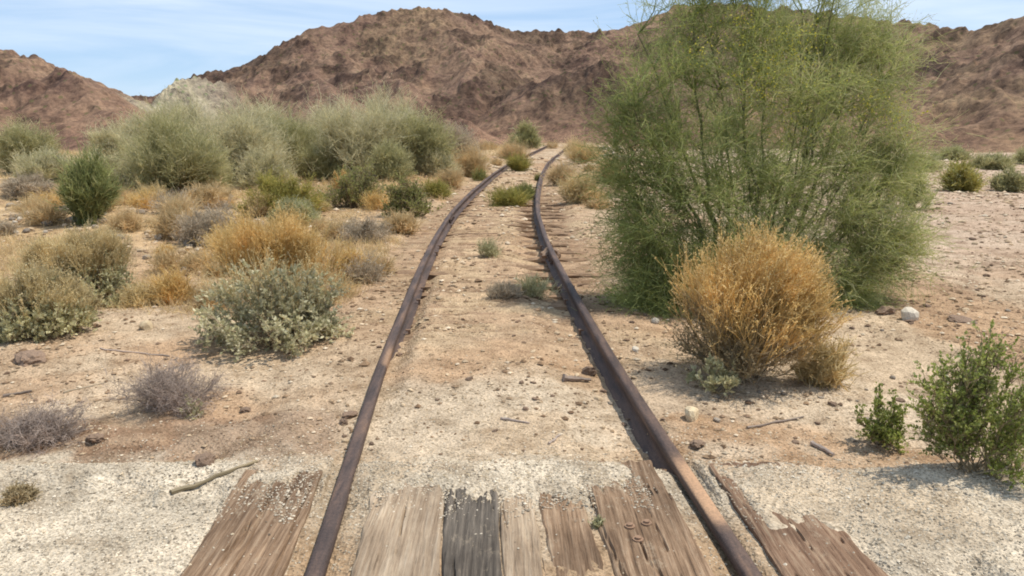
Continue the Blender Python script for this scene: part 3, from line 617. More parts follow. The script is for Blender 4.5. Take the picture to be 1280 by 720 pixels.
# ------------------------------------------------------------------ plants
def lump(d, seed, amp, f=2.2):
    x = d[:, 0]*f+seed*3.1; y = d[:, 1]*f+d[:, 2]*f*1.3+seed
    return 1+amp*2*(fbm(x, y, 1.0, 3, seed)-.5)
def shrub(name, label, cat, px, row, wpx, rtop, P, seed, group=None, push=.32, lean=0.0):
    """px,row: where the foot stands; wpx: width; rtop: row of the top, in the photo's pixels"""
    x, y = at(px, row); wd0 = wpx/FPX*y; y2 = y+wd0*push; x2 = x*y2/y; z = tzf(x2, y2); wd = wpx/FPX*y2; h = ztop(px, rtop, y2)-z
    root = empty(name, (x2, y2, z-.01)); tag(root, label, cat, group); make(root, wd, max(h, .05), P, seed, lean); return root
def make(root, wd, h, P, seed, lean=0.0):
    rng = np.random.default_rng(seed); g = P.get
    # main stems towards points in a lumpy dome
    n = g('stems', 40); ph = rng.random(n)*2*math.pi; ct = rng.random(n)**g('flat', .8); ct = np.clip(ct, g('minz', .05), 1)
    st = np.sqrt(1-ct**2); D = np.stack([st*np.cos(ph), st*np.sin(ph), ct], 1); rad = lump(D, seed, g('lump', .25)*1.35)*(rng.uniform(g('rin', .6), .95, n))*np.where(rng.random(n) < .07, 1.18, 1.0)
    T = D*np.array([wd/2, wd/2*g('deep', .9), h])*rad[:, None]*g('fill', .86); T[:, 0] += (lean+rng.uniform(-.18, .18)*g('tilt', 1))*T[:, 2]*.8
    P0 = np.column_stack([rng.normal(size=(n, 2))*wd*g('foot', .05), np.zeros(n)]); K = 7; t = np.linspace(0, 1, K)[None, :, None]
    mid = (P0+T)/2; mid[:, :2] = P0[:, :2]+(T-P0)[:, :2]*g('bow', .62); mid[:, 2] = T[:, 2]*.42
    S = P0[:, None]*(1-t)**2+2*mid[:, None]*t*(1-t)+T[:, None]*t**2; S[:, 1:-1] += rng.normal(size=(n, K-2, 3))*wd*g('kink', .012)
    b = Bag(); r0 = g('stem_r', .006); Rr = r0*(rng.uniform(.6, 1.2, n)[:, None])*np.linspace(1, .4, K)[None]
    V, F = tubes(S, Rr, g('sides', 4)); b.add(V, F, np.repeat(rng.random(n), K*g('sides', 4))); b.build(g('stem_name', 'stems'), g('stem_mat', BARKG), root)
    size = (wd+h)/2
    # branches
    nt_ = g('twigs', 600); p, d, i = sample(rng, S, nt_, g('ta', .35), 1.0, .8); o_ = nrm(p*np.array([1, 1, .6])+np.array([0, 0, .1*h]))
    dd = d*g('tdir', .8)+o_*g('tout', .5)+rng.normal(size=(nt_, 3))*g('trand', .45)+np.array([0, 0, g('tup', .3)])
    ln = g('tlen', .16)*size*rng.uniform(.5, 1.4, nt_); TW = grow(rng, p, dd, ln, 5, g('twander', .5), g('tdroop', 0.0))
    TW[..., 2] = np.maximum(TW[..., 2], .01)
    b = Bag(); tr = g('twig_r', .0025)*np.linspace(1, .5, 5)[None]*rng.uniform(.7, 1.2, nt_)[:, None]
    V, F = tubes(TW, tr, 3); b.add(V, F, np.repeat(np.clip(rng.beta(2, 2, nt_), 0, 1), 15))
    n2 = g('fine', 0)
    if n2:
        p, d, i = sample(rng, TW, n2, .1, 1.0); dd = d*g('fdir', .9)+rng.normal(size=(n2, 3))*g('frand', .5)+np.array([0, 0, g('fup', .15)])
        FN = grow(rng, p, dd, g('flen', .09)*size*rng.uniform(.4, 1.5, n2), 4, .5, g('fdroop', 0)); FN[..., 2] = np.maximum(FN[..., 2], .008)
        V, F = ribbons(rng, FN, g('fine_r', .0016)*np.linspace(1, .45, 4)[None]*rng.uniform(.7, 1.3, n2)[:, None])
        b.add(V, F, np.repeat(np.clip(rng.beta(2, 2, n2), 0, 1), 8))
    b.build(g('twig_name', 'twigs'), g('twig_mat', BARKG), root)
    src = FN if n2 and g('leaf_on_fine', True) else TW
    nlf = g('leaves', 0)
    if nlf:
        p, d, i = sample(rng, src, nlf, g('la', .25), 1.02); up = g('lup', .4)
        dd = d*.6+rng.normal(size=(nlf, 3))*.6+np.array([0, 0, up]); s = rng.uniform(.6, 1.25, nlf)
        V, F = leaves(rng, p, dd, g('leaf_l', .03)*s, g('leaf_w', .009)*s); b = Bag(); tt = np.clip(rng.beta(2, 2.2, nlf), 0, 1)
        b.add(V, F, np.repeat(tt, 4)); b.build('foliage', g('leaf_mat', SILV), root)
    ns = g('stalks', 0)
    if ns:
        m_ = 4*ns; p, d, i = sample(rng, TW, m_, .5, 1.0); sc = p[:, 2]/h+g('sx', 0)*p[:, 0]/wd+g('sy', .0)*p[:, 1]/wd+rng.normal(size=m_)*.15
        k = np.argsort(-sc)[:ns]; p = p[k]; d = d[k]
        o_ = nrm(p*np.array([1, 1, .5])); dd = o_*g('sout', .5)+rng.normal(size=(ns, 3))*.22+np.array([g('slean', 0), 0, g('sup', 1.0)])
        SK = grow(rng, p, dd, g('slen', .14)*rng.uniform(.5, 1.3, ns), 4, .2); V, F = tubes(SK, g('stalk_r', .0016)*np.linspace(1, .7, 4)[None].repeat(ns, 0), 3)
        b = Bag(); b.add(V, F, np.repeat(rng.random(ns), 12)); q = SK[:, -1]
        nf = g('heads', 3); q = np.repeat(q, nf, 0)+rng.normal(size=(ns*nf, 3))*.006; V, F = leaves(rng, q, rng.normal(size=q.shape)+np.array([0, 0, .6]), np.full(len(q), g('head_l', .012)), np.full(len(q), g('head_l', .012)*.4)); b.add(V, F, np.repeat(rng.random(len(q)), 4))
        # side rays on the stalks
        p, d, i = sample(rng, SK, ns*2, .3, .95); FN2 = grow(rng, p, d+rng.normal(size=(ns*2, 3))*.35, g('slen', .14)*.4*rng.uniform(.5, 1.2, ns*2), 3, .2)
        V, F = ribbons(rng, FN2, np.full((ns*2, 3), g('stalk_r', .0016)*.8)); b.add(V, F, np.repeat(rng.random(ns*2), 6))
        b.build('flower_stalks', g('stalk_mat', GOLD), root)

BRIT = dict(stems=70, stem_r=.006, twigs=1300, tlen=.14, twig_r=.002, fine=0, leaves=7500, leaf_l=.034, leaf_w=.010, lump=.16, flat=.75, la=.45, twig_mat=DEADG,
            stalks=900, slen=.13, stalk_mat=GOLD, sy=.5, deep=.95, rin=.72, stem_name='stems')
def D_(a, **k): b = dict(a); b.update(k); return b
shrub('brittlebush', 'rounded silver leaved bush with golden stalks beside the left rail', 'bush', 350, 449, 216, 318, D_(BRIT, leaves=15000, stalks=600), 11)
shrub('brittlebush', 'bush of golden dry flower stalks right behind the silver leaved bush by the left rail', 'bush', 345, 385, 215, 293, D_(BRIT, leaves=2500, leaf_mat=OLIV, stalks=3600, slen=.24, sup=1.2, stalk_mat=ORAN, twig_mat=ORAN), 12)
shrub('brittlebush', 'large olive and golden bush at the left edge, the rear one of two touching there', 'bush', 108, 388, 155, 298, D_(BRIT, leaves=8000, leaf_mat=OLIV, stalks=4200, sx=-.5, slen=.19), 13)
shrub('brittlebush', 'olive silver bush at the left edge, the front one of two touching there', 'bush', 50, 428, 160, 334, D_(BRIT, leaves=9000, leaf_mat=OLIV, stalks=2200, slen=.12), 14)
# dry golden bush in front of the tree
DRY = D_(BRIT, stems=110, twigs=3200, tlen=.17, leaves=8500, leaf_l=.02, leaf_w=.007, leaf_mat=DEADL, twig_mat=DEADL, stem_mat=DEADG, stalks=3800, slen=.20, sup=.9, slean=.2, sx=.3, sy=-.1, sout=.8, stalk_mat=ORAN, lump=.14, la=.2, minz=.1, trand=.5, fill=.8)
shrub('brittlebush', 'dry golden orange bush with grey twigs standing in front of the big green tree', 'bush', 922, 494, 226, 292, DRY, 15, lean=.06)
shrub('leafy_sprig', 'low pale leafy sprig at the lower left foot of the dry golden bush', 'plant', 892, 498, 84, 436, D_(BRIT, stems=14, twigs=120, leaves=700, leaf_mat=OLIV, stalks=0), 16)
# creosote
CRE = dict(stems=26, stem_r=.005, twigs=420, tlen=.17, twig_r=.0018, leaves=5200, leaf_l=.013, leaf_w=.0046, leaf_mat=CREO, twig_mat=BARKG, lump=.38, flat=.7, minz=.12, ta=.3, fine=900, flen=.06, fine_r=.001, la=.0, kink=.02, rin=.5, trand=.5, tup=.5, bow=.5, lup=.8, fill=.85)
shrub('creosote_bush', 'small bright green bush on the gravel, the shorter of two at the right', 'bush', 1101, 568, 100, 470, D_(CRE, stems=16, lump=.22, twigs=300, leaves=7000, twig_r=.0012), 21)
shrub('creosote_bush', 'tall loose bright green bush at the right edge throwing a patchy shadow', 'bush', 1214, 610, 236, 396, D_(CRE, stems=30, leaves=19000, leaf_l=.015, leaf_w=.0055, stem_r=.0035, twigs=900, fine=2600, lump=.5, rin=.35), 22, push=.25, lean=-.15)
shrub('creosote_bush', 'green bush cut by the right edge behind the tall loose bush', 'bush', 1292, 560, 110, 470, D_(CRE, leaves=4500), 23)
# joint fir
shrub('jointfir_bush', 'dark green upright brushy bush on the sand at the left', 'bush', 112, 283, 86, 178, dict(stems=300, stem_r=.009, stem_mat=EPH, rin=.55, minz=.48, flat=.6, foot=.08, bow=.35, lump=.2, twigs=3600, tlen=.22, twig_r=.0055, twig_mat=EPH, tdir=1.2, tup=.9, trand=.18, tout=.1, ta=.2, fine=5000, fine_r=.005, flen=.13, frand=.2, fup=.5, sides=3, deep=.9), 31, push=.2)
# dead shrubs
DEAD = dict(stems=60, stem_r=.004, twigs=1200, tlen=.2, twig_r=.0013, twig_mat=DEADP, fine=5200, fine_r=.0009, flen=.10, frand=.8, lump=.25, flat=.9, minz=.05, trand=.85, tup=.25, rin=.4, stem_mat=DEADP)
shrub('dead_bush', 'leafless purplish grey bush beside the brown dirt, alone left of the rail', 'bush', 215, 524, 170, 426, D_(DEAD, trand=1.0, rin=.3), 41)
shrub('leafy_sprig', 'tiny grey green sprig at the right foot of the leafless purplish bush', 'plant', 243, 524, 44, 492, D_(BRIT, stems=14, twigs=100, leaves=420, leaf_l=.014, leaf_w=.005, leaf_mat=OLIV, stalks=0), 42)
shrub('dead_bush', 'low leafless pinkish bush at the lower left edge above the gravel', 'bush', 48, 572, 165, 500, D_(DEAD, minz=.02, trand=1.0, rin=.3), 43)
shrub('dead_bush', 'pale pinkish grey leafless bush behind the golden stalks', 'bush', 258, 310, 100, 240, D_(DEAD, twig_mat=DEADG, stem_mat=DEADG, twig_r=.003, fine_r=.003, fine=7000, tup=.5), 44)
shrub('desert_shrub', 'small dusty green bush at the right foot of the pale leafless bush', 'bush', 291, 306, 46, 272, D_(BRIT, leaves=1500, leaf_mat=OLIV, stalks=0, stems=30, twigs=300), 45)
shrub('dead_bush', 'low grey leafless bush between the golden stalks and the left rail', 'bush', 457, 306, 82, 258, D_(DEAD, twig_mat=DEADG, stem_mat=DEADG, twig_r=.003, fine_r=.0028), 46)
shrub('dead_bush', 'low lavender grey dead bush on the sandy berm left of the brushy green bush', 'bush', 38, 252, 80, 217, D_(DEAD, twig_mat=DEADG, stem_mat=DEADG, twig_r=.005, fine_r=.004, twigs=2400, fine=9000), 47)
shrub('dead_bush', 'tan straw coloured bush left of the yellow green rounded bush', 'bush', 262, 262, 90, 222, D_(DEAD, twig_mat=STRAW, stem_mat=DEADG, twig_r=.005, fine_r=.004), 48)
# green yellow mound
MID = dict(stems=90, stem_r=.008, twigs=1800, tlen=.18, twig_r=.005, fine=7000, fine_r=.004, flen=.10, lump=.25, twig_mat=GRN, stem_mat=BARKG, leaves=4000, leaf_l=.03, leaf_w=.009, leaf_mat=GRN, tup=.6)
shrub('desert_shrub', 'yellow green rounded bush left of the track behind the golden stalks', 'bush', 350, 272, 112, 214, MID, 51)
shrub('desert_shrub', 'small darker green bush in front of the yellow green rounded one', 'bush', 368, 284, 70, 242, D_(MID, twig_mat=OLIV, leaf_mat=CREOD), 52)
shrub('creosote_bush', 'leafy dark green bush nearest the left rail in the middle distance', 'bush', 510, 272, 86, 205, D_(CRE, stems=60, leaf_mat=CREOD, leaves=9000, leaf_l=.035, leaf_w=.011, fine=2500, twigs=900, twig_r=.004, fine_r=.003, stem_r=.01, lump=.3), 53)
shrub('creosote_bush', 'leafy dark green bush left of the one nearest the rail', 'bush', 440, 262, 92, 186, D_(CRE, stems=60, leaf_mat=CREOD, leaves=9500, leaf_l=.035, leaf_w=.011, fine=2500, twigs=900, twig_r=.004, fine_r=.003, stem_r=.01, lump=.35), 54)
shrub('grass_clump', 'orange dry clump glowing between the two leafy dark green bushes', 'grass', 428, 240, 40, 205, D_(DEAD, twig_mat=ORAN, stem_mat=ORAN, twig_r=.005, fine_r=.004, fine=2500, twigs=600, tup=1), 55)

# wispy trees of the middle distance
WISP = dict(stems=70, stem_r=.022, stem_mat=BARKG, stem_name='branches', twigs=1700, tlen=.30, twig_r=.0055, fine=11500, fine_r=.0048, flen=.14, twig_mat=PVBG, lump=.40, flat=.65, minz=.03, ta=.3, tup=.8, trand=.40, tout=.5, fup=.35, rin=.5, deep=.8, foot=.04, leaves=3600, leaf_l=.04, leaf_w=.010, leaf_mat=PVBG, fill=.74)
NB = 'wispy palo verde trees left of the track'
for px, row, wp, rt, kw, lab, sd_ in [
    (222, 245, 150, 138, dict(twig_mat=PVBGG), 'wispy olive palo verde tree standing right of the brushy green bush', 61),
    (300, 232, 150, 124, {}, 'pale wispy palo verde tree below the pale rock hump, middle of the left row', 62),
    (372, 218, 120, 142, dict(twig_mat=PVBGG), 'wispy palo verde tree just above the bright white rock pile', 63),
    (455, 222, 150, 124, dict(twig_mat=PVBG), 'pale wispy palo verde tree behind the leafy dark green bushes', 64),
    (518, 218, 105, 128, dict(twig_mat=PVBGG, leaf_mat=PVBGG, leaves=12000), 'greener wispy palo verde tree, last of the left row towards the track', 65),
    (36, 220, 95, 148, dict(twig_mat=PVBGG), 'low dusty green palo verde at the left edge behind the sandy berm', 66),
    (150, 222, 80, 160, dict(twig_mat=PVBG), 'low pale palo verde half hidden behind the brushy green bush', 68),
    (572, 212, 70, 146, dict(twig_mat=DEADG, leaf_mat=PVBG, leaves=3000), 'grey leafless looking tree right of the greener palo verde', 69),
    (238, 205, 120, 112, dict(), 'tall pale palo verde rising in front of the pale rock hump', 70),
    (410, 200, 110, 138, dict(), 'far pale palo verde seen over the row left of the track', 71),
    (180, 205, 110, 142, dict(), 'feathery tan palo verde behind the brushy green bush, rising left of the hump', 72),
    (330, 205, 120, 128, dict(), 'feathery tan palo verde behind the gap above the white rock pile', 73),
    (485, 205, 130, 120, dict(), 'tallest feathery palo verde at the back, left of the grey tree', 74)]:
    shrub('palo_verde_tree', lab, 'tree', px, row, wp, rt, D_(WISP, **kw), sd_, push=.2)
FARS = D_(WISP, stems=40, twigs=1200, fine=6000, leaves=3000, twig_mat=PVBGG, stem_r=.03, twig_r=.014, fine_r=.013, leaf_l=.09, leaf_w=.028, flat=.9)
for k, (px, row, wp, rt, m_) in enumerate([(185, 240, 80, 188, PVBG), (262, 240, 76, 186, PVBGG), (335, 238, 80, 184, PVBG), (405, 226, 80, 172, PVBGG), (60, 228, 90, 186, PVBG), (130, 232, 70, 190, PVBG), (545, 222, 60, 178, PVBG), (490, 226, 70, 176, PVBGG)]):
    shrub('desert_shrub', 'low tangled olive shrub filling a gap at the foot of the palo verdes', 'shrub', px, row, wp, rt, D_(WISP, stems=50, twigs=1500, fine=8000, leaves=2500, twig_mat=m_, leaf_mat=PVBGG, lump=.5, flat=1.0), 180+k, 'low tangled shrubs under the palo verdes', push=.15)
shrub('desert_shrub', 'dark green rounded shrub beside the track where it bends, left of its bend', 'shrub', 655, 186, 48, 151, D_(FARS, leaf_mat=CREOD), 81, push=.1)
shrub('desert_shrub', 'small olive shrub left of the dark green shrub near the far bend', 'shrub', 597, 181, 26, 158, FARS, 82, push=.1)
for k, (px, row, wp, rt, lab) in enumerate([
    (1200, 240, 60, 194, 'yellow green shrub on the wash right of the big tree, nearest of the far ones'), (1262, 240, 52, 216, 'low dark olive shrub at the right edge on the wash'),
    (1150, 214, 70, 196, 'low far shrub line left of the yellow green shrub on the wash'), (1240, 212, 66, 195, 'low far shrub behind the dark olive shrub at the right edge'),
    (1100, 214, 60, 190, 'far shrub half hidden by the right side of the big tree'), (1290, 205, 60, 186, 'far shrub at the right edge against the mountain foot'),
    (1190, 200, 50, 187, 'small far shrub against the mountain foot above the yellow green shrub')]):
    shrub('desert_shrub', lab, 'shrub', px, row, wp, rt, D_(FARS, twig_mat=PVBGG if k else GRN, fine=3600, leaves=1500, lump=.5, stem_r=.012, twig_r=.008, fine_r=.008, leaf_l=.05, leaf_w=.016, leaf_mat=PVBGG), 83+k, push=.1)
# palo verde shoots right of the big tree
shrub('palo_verde_sapling', 'bright yellow green sapling standing just right of the big tree', 'tree', 1140, 262, 60, 195, D_(WISP, stems=20, twigs=500, fine=3000, leaves=1800, twig_mat=PV, leaf_mat=PVL, twig_r=.005, fine_r=.004, leaf_l=.03, leaf_w=.009), 95, push=.1)

# grass tufts
TUFT = dict(stems=160, stem_r=.003, stem_mat=STRAW, sides=3, twigs=900, tlen=.4, twig_r=.003, twig_mat=STRAW, flat=.5, minz=.2, foot=.18, ta=.1, trand=.25, tup=.8, fine=1800, fine_r=.003, flen=.2, rin=.4, stem_name='blades', twig_name='fine_blades', lump=.3)
TU = [(636, 257, 60, 242, GRN, 'low yellow green grass tuft between the rails, left part of the green patch'), (655, 250, 30, 230, CREOD, 'dark green tuft between the rails against the right rail'),
      (650, 214, 38, 195, GRN, 'rounded dark green clump lying across the left rail at the bend'), (612, 322, 40, 298, OLIV, 'thin grey green sprig in the middle of the track'),
      (668, 372, 62, 348, OLIV, 'pale dusty green tuft between the rails near the right rail'), (630, 372, 50, 358, DEADG, 'flattened grey dead tuft left of the pale green one between the rails'),
      (590, 222, 60, 184, STRAW, 'yellow grass mound left of the rail before its bend'), (562, 236, 40, 212, STRAW, 'low straw tuft outside the left rail'),
      (600, 226, 26, 210, CREOD, 'small dark green tuft beside the yellow mound outside the left rail'), (700, 232, 44, 206, STRAW, 'small yellow tuft right of the rail at the bend'),
      (728, 254, 62, 218, GOLD, 'golden grass mound right of the track in front of the bank'), (728, 205, 56, 180, GOLD, 'golden grass on the bank right of the far bend'),
      (640, 200, 50, 180, STRAW, 'straw grass mound between the dark green shrub and the left rail'), (690, 186, 26, 176, STRAW, 'last straw tuft at the far end of the rails'),
      (760, 230, 40, 200, STRAW, 'straw mound touching the left skirt of the big tree'), (672, 226, 12, 216, CREOD, 'tiny dark weed outside the right rail at the bend'),
      (300, 330, 90, 285, ORAN, 'orange grass spray left of the golden stalk bush'), (225, 300, 70, 262, STRAW, 'straw tuft on the rubble slope below the olive palo verde'),
      (440, 350, 46, 305, ORAN, 'orange grass spray right of the golden stalk bush near the left rail'), (215, 380, 70, 345, ORAN, 'faint orange tuft between the left bushes and the golden stalk bush'),
      (25, 628, 44, 608, DEADL, 'flat dry weed on the gravel at the lower left edge'), (500, 292, 56, 270, STRAW, 'straw tuft along the outer side of the left rail'),
      (1028, 484, 80, 420, GOLD, 'thin golden spray merging with the right side of the dry golden bush'), (748, 660, 22, 645, OLIV, 'tiny grey green sprout growing from the gap between two planks'),
      (545, 248, 40, 228, GRN, 'bright green tuft at the right foot of the leafy dark green bush')]
for k, (px, row, wp, rt, m_, lab) in enumerate(TU):
    f = 1.0 if row > 300 else 1.7; small = wp < 30
    shrub('grass_tuft', lab, 'grass', px, row, wp, rt, D_(TUFT, stem_mat=m_, twig_mat=m_, stem_r=.0028*f, twig_r=.0026*f, fine_r=.0024*f, stems=60 if small or m_ is OLIV else 160, twigs=250 if small else 330 if m_ is OLIV else 900, fine=400 if small else 500 if m_ is OLIV else 1800), 400+k, push=.15)

# ------------------------------------------------------------------ the big palo verde
def big_tree():
    x, y = at(945, 405); y2 = y+1.0; x2 = x*y2/y; z0 = tzf(x2, y2); sc = y2/FPX
    root = empty('palo_verde_tree', (x2, y2, z0-.02)); tag(root, 'big feathery green palo verde tree right of the track, taller than the mountains behind it', 'tree')
    rng = np.random.default_rng(77)
    def loc(px, row, dy): # clump centre in local metres
        yy = y2+dy; d = ray(px, row); t = yy/d[1]; return np.array([d[0]*t-x2, dy, CAM_Z+d[2]*t-z0])
    cl = []
    for px, row, dy, rx, rz, wt in [(930, 110, .1, 105, 85, 1.7), (835, 130, -.1, 70, 80, .95), (1010, 110, .2, 84, 88, 1.05), (1075, 140, .1, 80, 84, .85), (880, 40, .1, 64, 60, .6), (830, 40, .1, 45, 55, .28), (1070, -10, .1, 55, 40, .3), (870, -35, .1, 55, 35, .4), (1100, 60, .1, 38, 50, .4), (775, 190, .0, 26, 50, .4), (1120, 210, .0, 32, 60, .6), (970, 40, .0, 60, 50, .8), (1060, 50, .2, 42, 46, .5),
        (830, 210, -.2, 62, 60, 1.4), (920, 220, -.3, 80, 70, 1.8), (1010, 230, -.2, 80, 70, 1.8), (1085, 240, .1, 52, 60, 1.2), (812, 300, -.3, 56, 60, 1.9), (818, 365, -.4, 62, 45, 2.4), (900, 310, -.3, 70, 60, 1.5),
        (985, 320, -.2, 70, 60, 1.3), (1070, 305, -.1, 62, 60, 1.7), (1122, 310, .0, 46, 46, 1.3), (1062, 370, -.2, 40, 38, 1.0), (880, 375, -.3, 60, 34, .9), (785, 250, .0, 28, 50, .4), (925, -25, .1, 60, 45, .5), (1010, -30, .2, 50, 40, .4),
        (890, 200, .9, 100, 110, 1.0), (1000, 190, 1.0, 90, 110, 1.0), (940, 320, .9, 120, 60, 1.5), (870, 350, .4, 90, 45, 1.6), (1010, 370, .3, 70, 36, .9), (790, 150, .1, 26, 45, .3), (1110, 90, .3, 40, 50, .45)]:
        c = loc(px, row, dy); cl.append((c, rx*sc, rz*sc, wt))
    W = np.array([c[3] for c in cl]); W = W/W.sum(); Cc = np.array([c[0] for c in cl]); Rx = np.array([c[1] for c in cl]); Rz = np.array([c[2] for c in cl])
    # limbs to the clump centres
    n = 40; ci = np.concatenate([np.arange(len(cl)), rng.choice(len(cl), n-len(cl), p=W)]); T = Cc[ci]+rng.normal(size=(n, 3))*np.stack([Rx[ci], Rx[ci], Rz[ci]], 1)*.35
    T[:, 2] = np.maximum(T[:, 2], .12); P0 = np.column_stack([rng.normal(size=(n, 2))*.16, np.zeros(n)]); K = 12; t = np.linspace(0, 1, K)[None, :, None]
    mid = P0*.55+T*.45; mid[:, 2] = T[:, 2]*.40; mid[:, :2] = P0[:, :2]+(T-P0)[:, :2]*.55
    S = P0[:, None]*(1-t)**2+2*mid[:, None]*t*(1-t)+T[:, None]*t**2; S[:, 1:-1] += np.cumsum(rng.normal(size=(n, K-2, 3))*.022, 1)*np.sin(np.linspace(0, math.pi, K)[1:-1])[None, :, None]+rng.normal(size=(n, K-2, 3))*.012
    r0 = rng.uniform(.009, .018, n); r0[:7] = .027; Rr = r0[:, None]*np.linspace(1, .18, K)[None]; b = Bag(); V, F = tubes(S, Rr, 6); b.add(V, F, np.repeat(rng.random(n), K*6)); b.build('limbs', BARK, root)
    # branches inside the clumps: start on the nearest limb point, aim into a clump
    def inclump(m):
        ci = rng.choice(len(cl), m, p=W); d = nrm(rng.normal(size=(m, 3))); q = rng.random(m)[:, None]**.42*(1+.22*np.abs(rng.normal(size=(m, 1)))*(rng.random((m, 1)) < .25))
        return Cc[ci]+d*q*np.stack([Rx[ci], Rx[ci]*.9, Rz[ci]], 1)
    nb = 1500; E = inclump(nb); pts = S[:, 4:].reshape(-1, 3); st = []
    for e in E:
        dd = ((pts-e)**2).sum(1)+np.maximum(pts[:, 2]-e[2]+.1, 0)*3; st.append(pts[np.argsort(dd)[rng.integers(0, 4)]])
    st = np.array(st); K = 6; t = np.linspace(0, 1, K)[None, :, None]; mid = (st+E)/2+np.array([0, 0, .06]); Br = st[:, None]*(1-t)**2+2*mid[:, None]*t*(1-t)+E[:, None]*t**2; Br[:, 1:-1] += rng.normal(size=(nb, K-2, 3))*.02
    Br[..., 2] = np.maximum(Br[..., 2], .03)
    b = Bag(); V, F = tubes(Br, .0062*np.linspace(1, .35, K)[None]*rng.uniform(.5, 1.1, nb)[:, None], 4); b.add(V, F, np.repeat(rng.random(nb)*.6, K*4)); b.build('branches', PV, root)
    # wispy twigs
    b = Bag(); n2 = 15000; p, d, i = sample(rng, Br, n2, .2, 1.0, .7); o_ = nrm(p-np.array([0, 0, 1.0]))
    dd = d*.5+rng.normal(size=(n2, 3))*.50+o_*.45+np.array([0, 0, .35]); TW = grow(rng, p, dd, .30*rng.uniform(.4, 1.5, n2), 5, .55, -.25)
    TW[..., 2] = np.maximum(TW[..., 2], .02)
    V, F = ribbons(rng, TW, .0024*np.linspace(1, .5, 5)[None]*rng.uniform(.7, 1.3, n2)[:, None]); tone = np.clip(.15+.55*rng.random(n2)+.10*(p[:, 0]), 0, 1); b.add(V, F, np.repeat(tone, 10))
    n3 = 74000; p, d, i = sample(rng, TW, n3, .1, 1.0); TF = grow(rng, p, d*.7+rng.normal(size=(n3, 3))*.5+np.array([0, 0, .15]), .13*rng.uniform(.4, 1.5, n3), 3, .4, -.1); TF[..., 2] = np.maximum(TF[..., 2], .02)
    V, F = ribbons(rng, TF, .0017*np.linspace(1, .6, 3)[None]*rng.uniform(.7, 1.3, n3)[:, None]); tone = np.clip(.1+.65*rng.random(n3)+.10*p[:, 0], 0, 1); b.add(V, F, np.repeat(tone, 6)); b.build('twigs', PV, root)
    b = Bag(); nl = 80000; p, d, i = sample(rng, TF, nl, .1, 1.0); s = rng.uniform(.6, 1.3, nl); V, F = leaves(rng, p, d+rng.normal(size=(nl, 3))*.7, .013*s, .003*s)
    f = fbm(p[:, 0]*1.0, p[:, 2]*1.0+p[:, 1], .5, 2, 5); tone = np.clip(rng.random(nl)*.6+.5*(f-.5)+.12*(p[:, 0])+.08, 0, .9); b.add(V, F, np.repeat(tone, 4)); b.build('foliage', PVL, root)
    # yellow blossom clusters
    b = Bag(); cs = [loc(px, rw, -.5) for px, rw in ((940, 95), (965, 80), (975, 60), (950, 110), (1010, 85), (1085, 130), (985, 150), (1120, 140), (925, 30), (1000, 40), (870, 60))]
    pp = np.concatenate([c+rng.normal(size=(160, 3))*np.array([.10, .2, .10]) for c in cs]); s = rng.uniform(.6, 1.3, len(pp)); V, F = leaves(rng, pp, rng.normal(size=pp.shape), .014*s, .006*s); b.add(V, F, np.repeat(rng.random(len(pp)), 4)); b.build('blossoms', YEL, root)
YEL = plantmat('yellow_blossom', [(.34, .36, .04), (.52, .47, .05), (.60, .52, .08)], .3)
big_tree()

# ------------------------------------------------------------------ uncountable ground litter
def scatter(name, label, n, region, size, cols, seed, flat=.6, keep=None):
    rng = np.random.default_rng(seed); x, y = region(rng, n); d = (x-cen(y)); 
    if keep is not None: k = keep(x, y, d, rng); x = x[k]; y = y[k]
    n = len(x); s = size(rng, n, y); z = tz(x, y)
    if name == 'gravel': ad = abs(x-cen(y)); z = np.where(((ad < .61) | ((ad > .87) & (ad < 1.21))) & (y < 3.4), np.maximum(z, .136), z)
    base = np.array([(1, 0, 0), (0, 1, 0), (-1, 0, 0), (0, -1, 0), (0, 0, 1), (0, 0, -1.)]); V = base[None]*(1+rng.uniform(-.35, .35, (n, 6, 1)))*s[:, None, None]*.5
    V[..., 2] *= flat; a = rng.random(n)*6.28; ca = np.cos(a)[:, None]; sa = np.sin(a)[:, None]; X = V[..., 0]*ca-V[..., 1]*sa; Y = V[..., 0]*sa+V[..., 1]*ca
    V = np.stack([X+x[:, None], Y+y[:, None], V[..., 2]+(z+s*.12)[:, None]], -1).reshape(-1, 3)
    f = np.array([(0, 1, 4), (1, 2, 4), (2, 3, 4), (3, 0, 4), (1, 0, 5), (2, 1, 5), (3, 2, 5), (0, 3, 5)]); F = (np.arange(n)[:, None, None]*6+f[None]).reshape(-1, 3)
    m = plantmat(name+'_mat', cols, 0, .9, .1); o = mesh_obj(name, V, F, m, attrs={'rnd': np.repeat(rng.random(n), 6)}); tag(o, label, kind='stuff')
def reg(x0, x1, y0, y1): return lambda rng, n: (rng.uniform(x0, x1, n), rng.uniform(y0, y1, n))
def persp(y0, y1, half=.72):
    def f(rng, n):
        y = y0*(y1/y0)**rng.random(n); return y*rng.uniform(-half, half, n), y
    return f
def kgr(x, y, d, rng):
    ad = abs(d); onpl = (ad < .62) | ((ad > .86) & (ad < 1.22)); bare = (y < 2.95+.3*(fbm(x, y*.5, .13, 3, 77)-.5)*2)
    pk = np.exp(-np.clip(3.12-y, 0, 9)/.07)+.035
    inner = (ad < .86) & (y < 2.95) & (rng.random(len(x)) < .6)
    return ~(onpl & bare & (rng.random(len(x)) > pk)) & ~((abs(ad-HG) < .04)) & ~inner
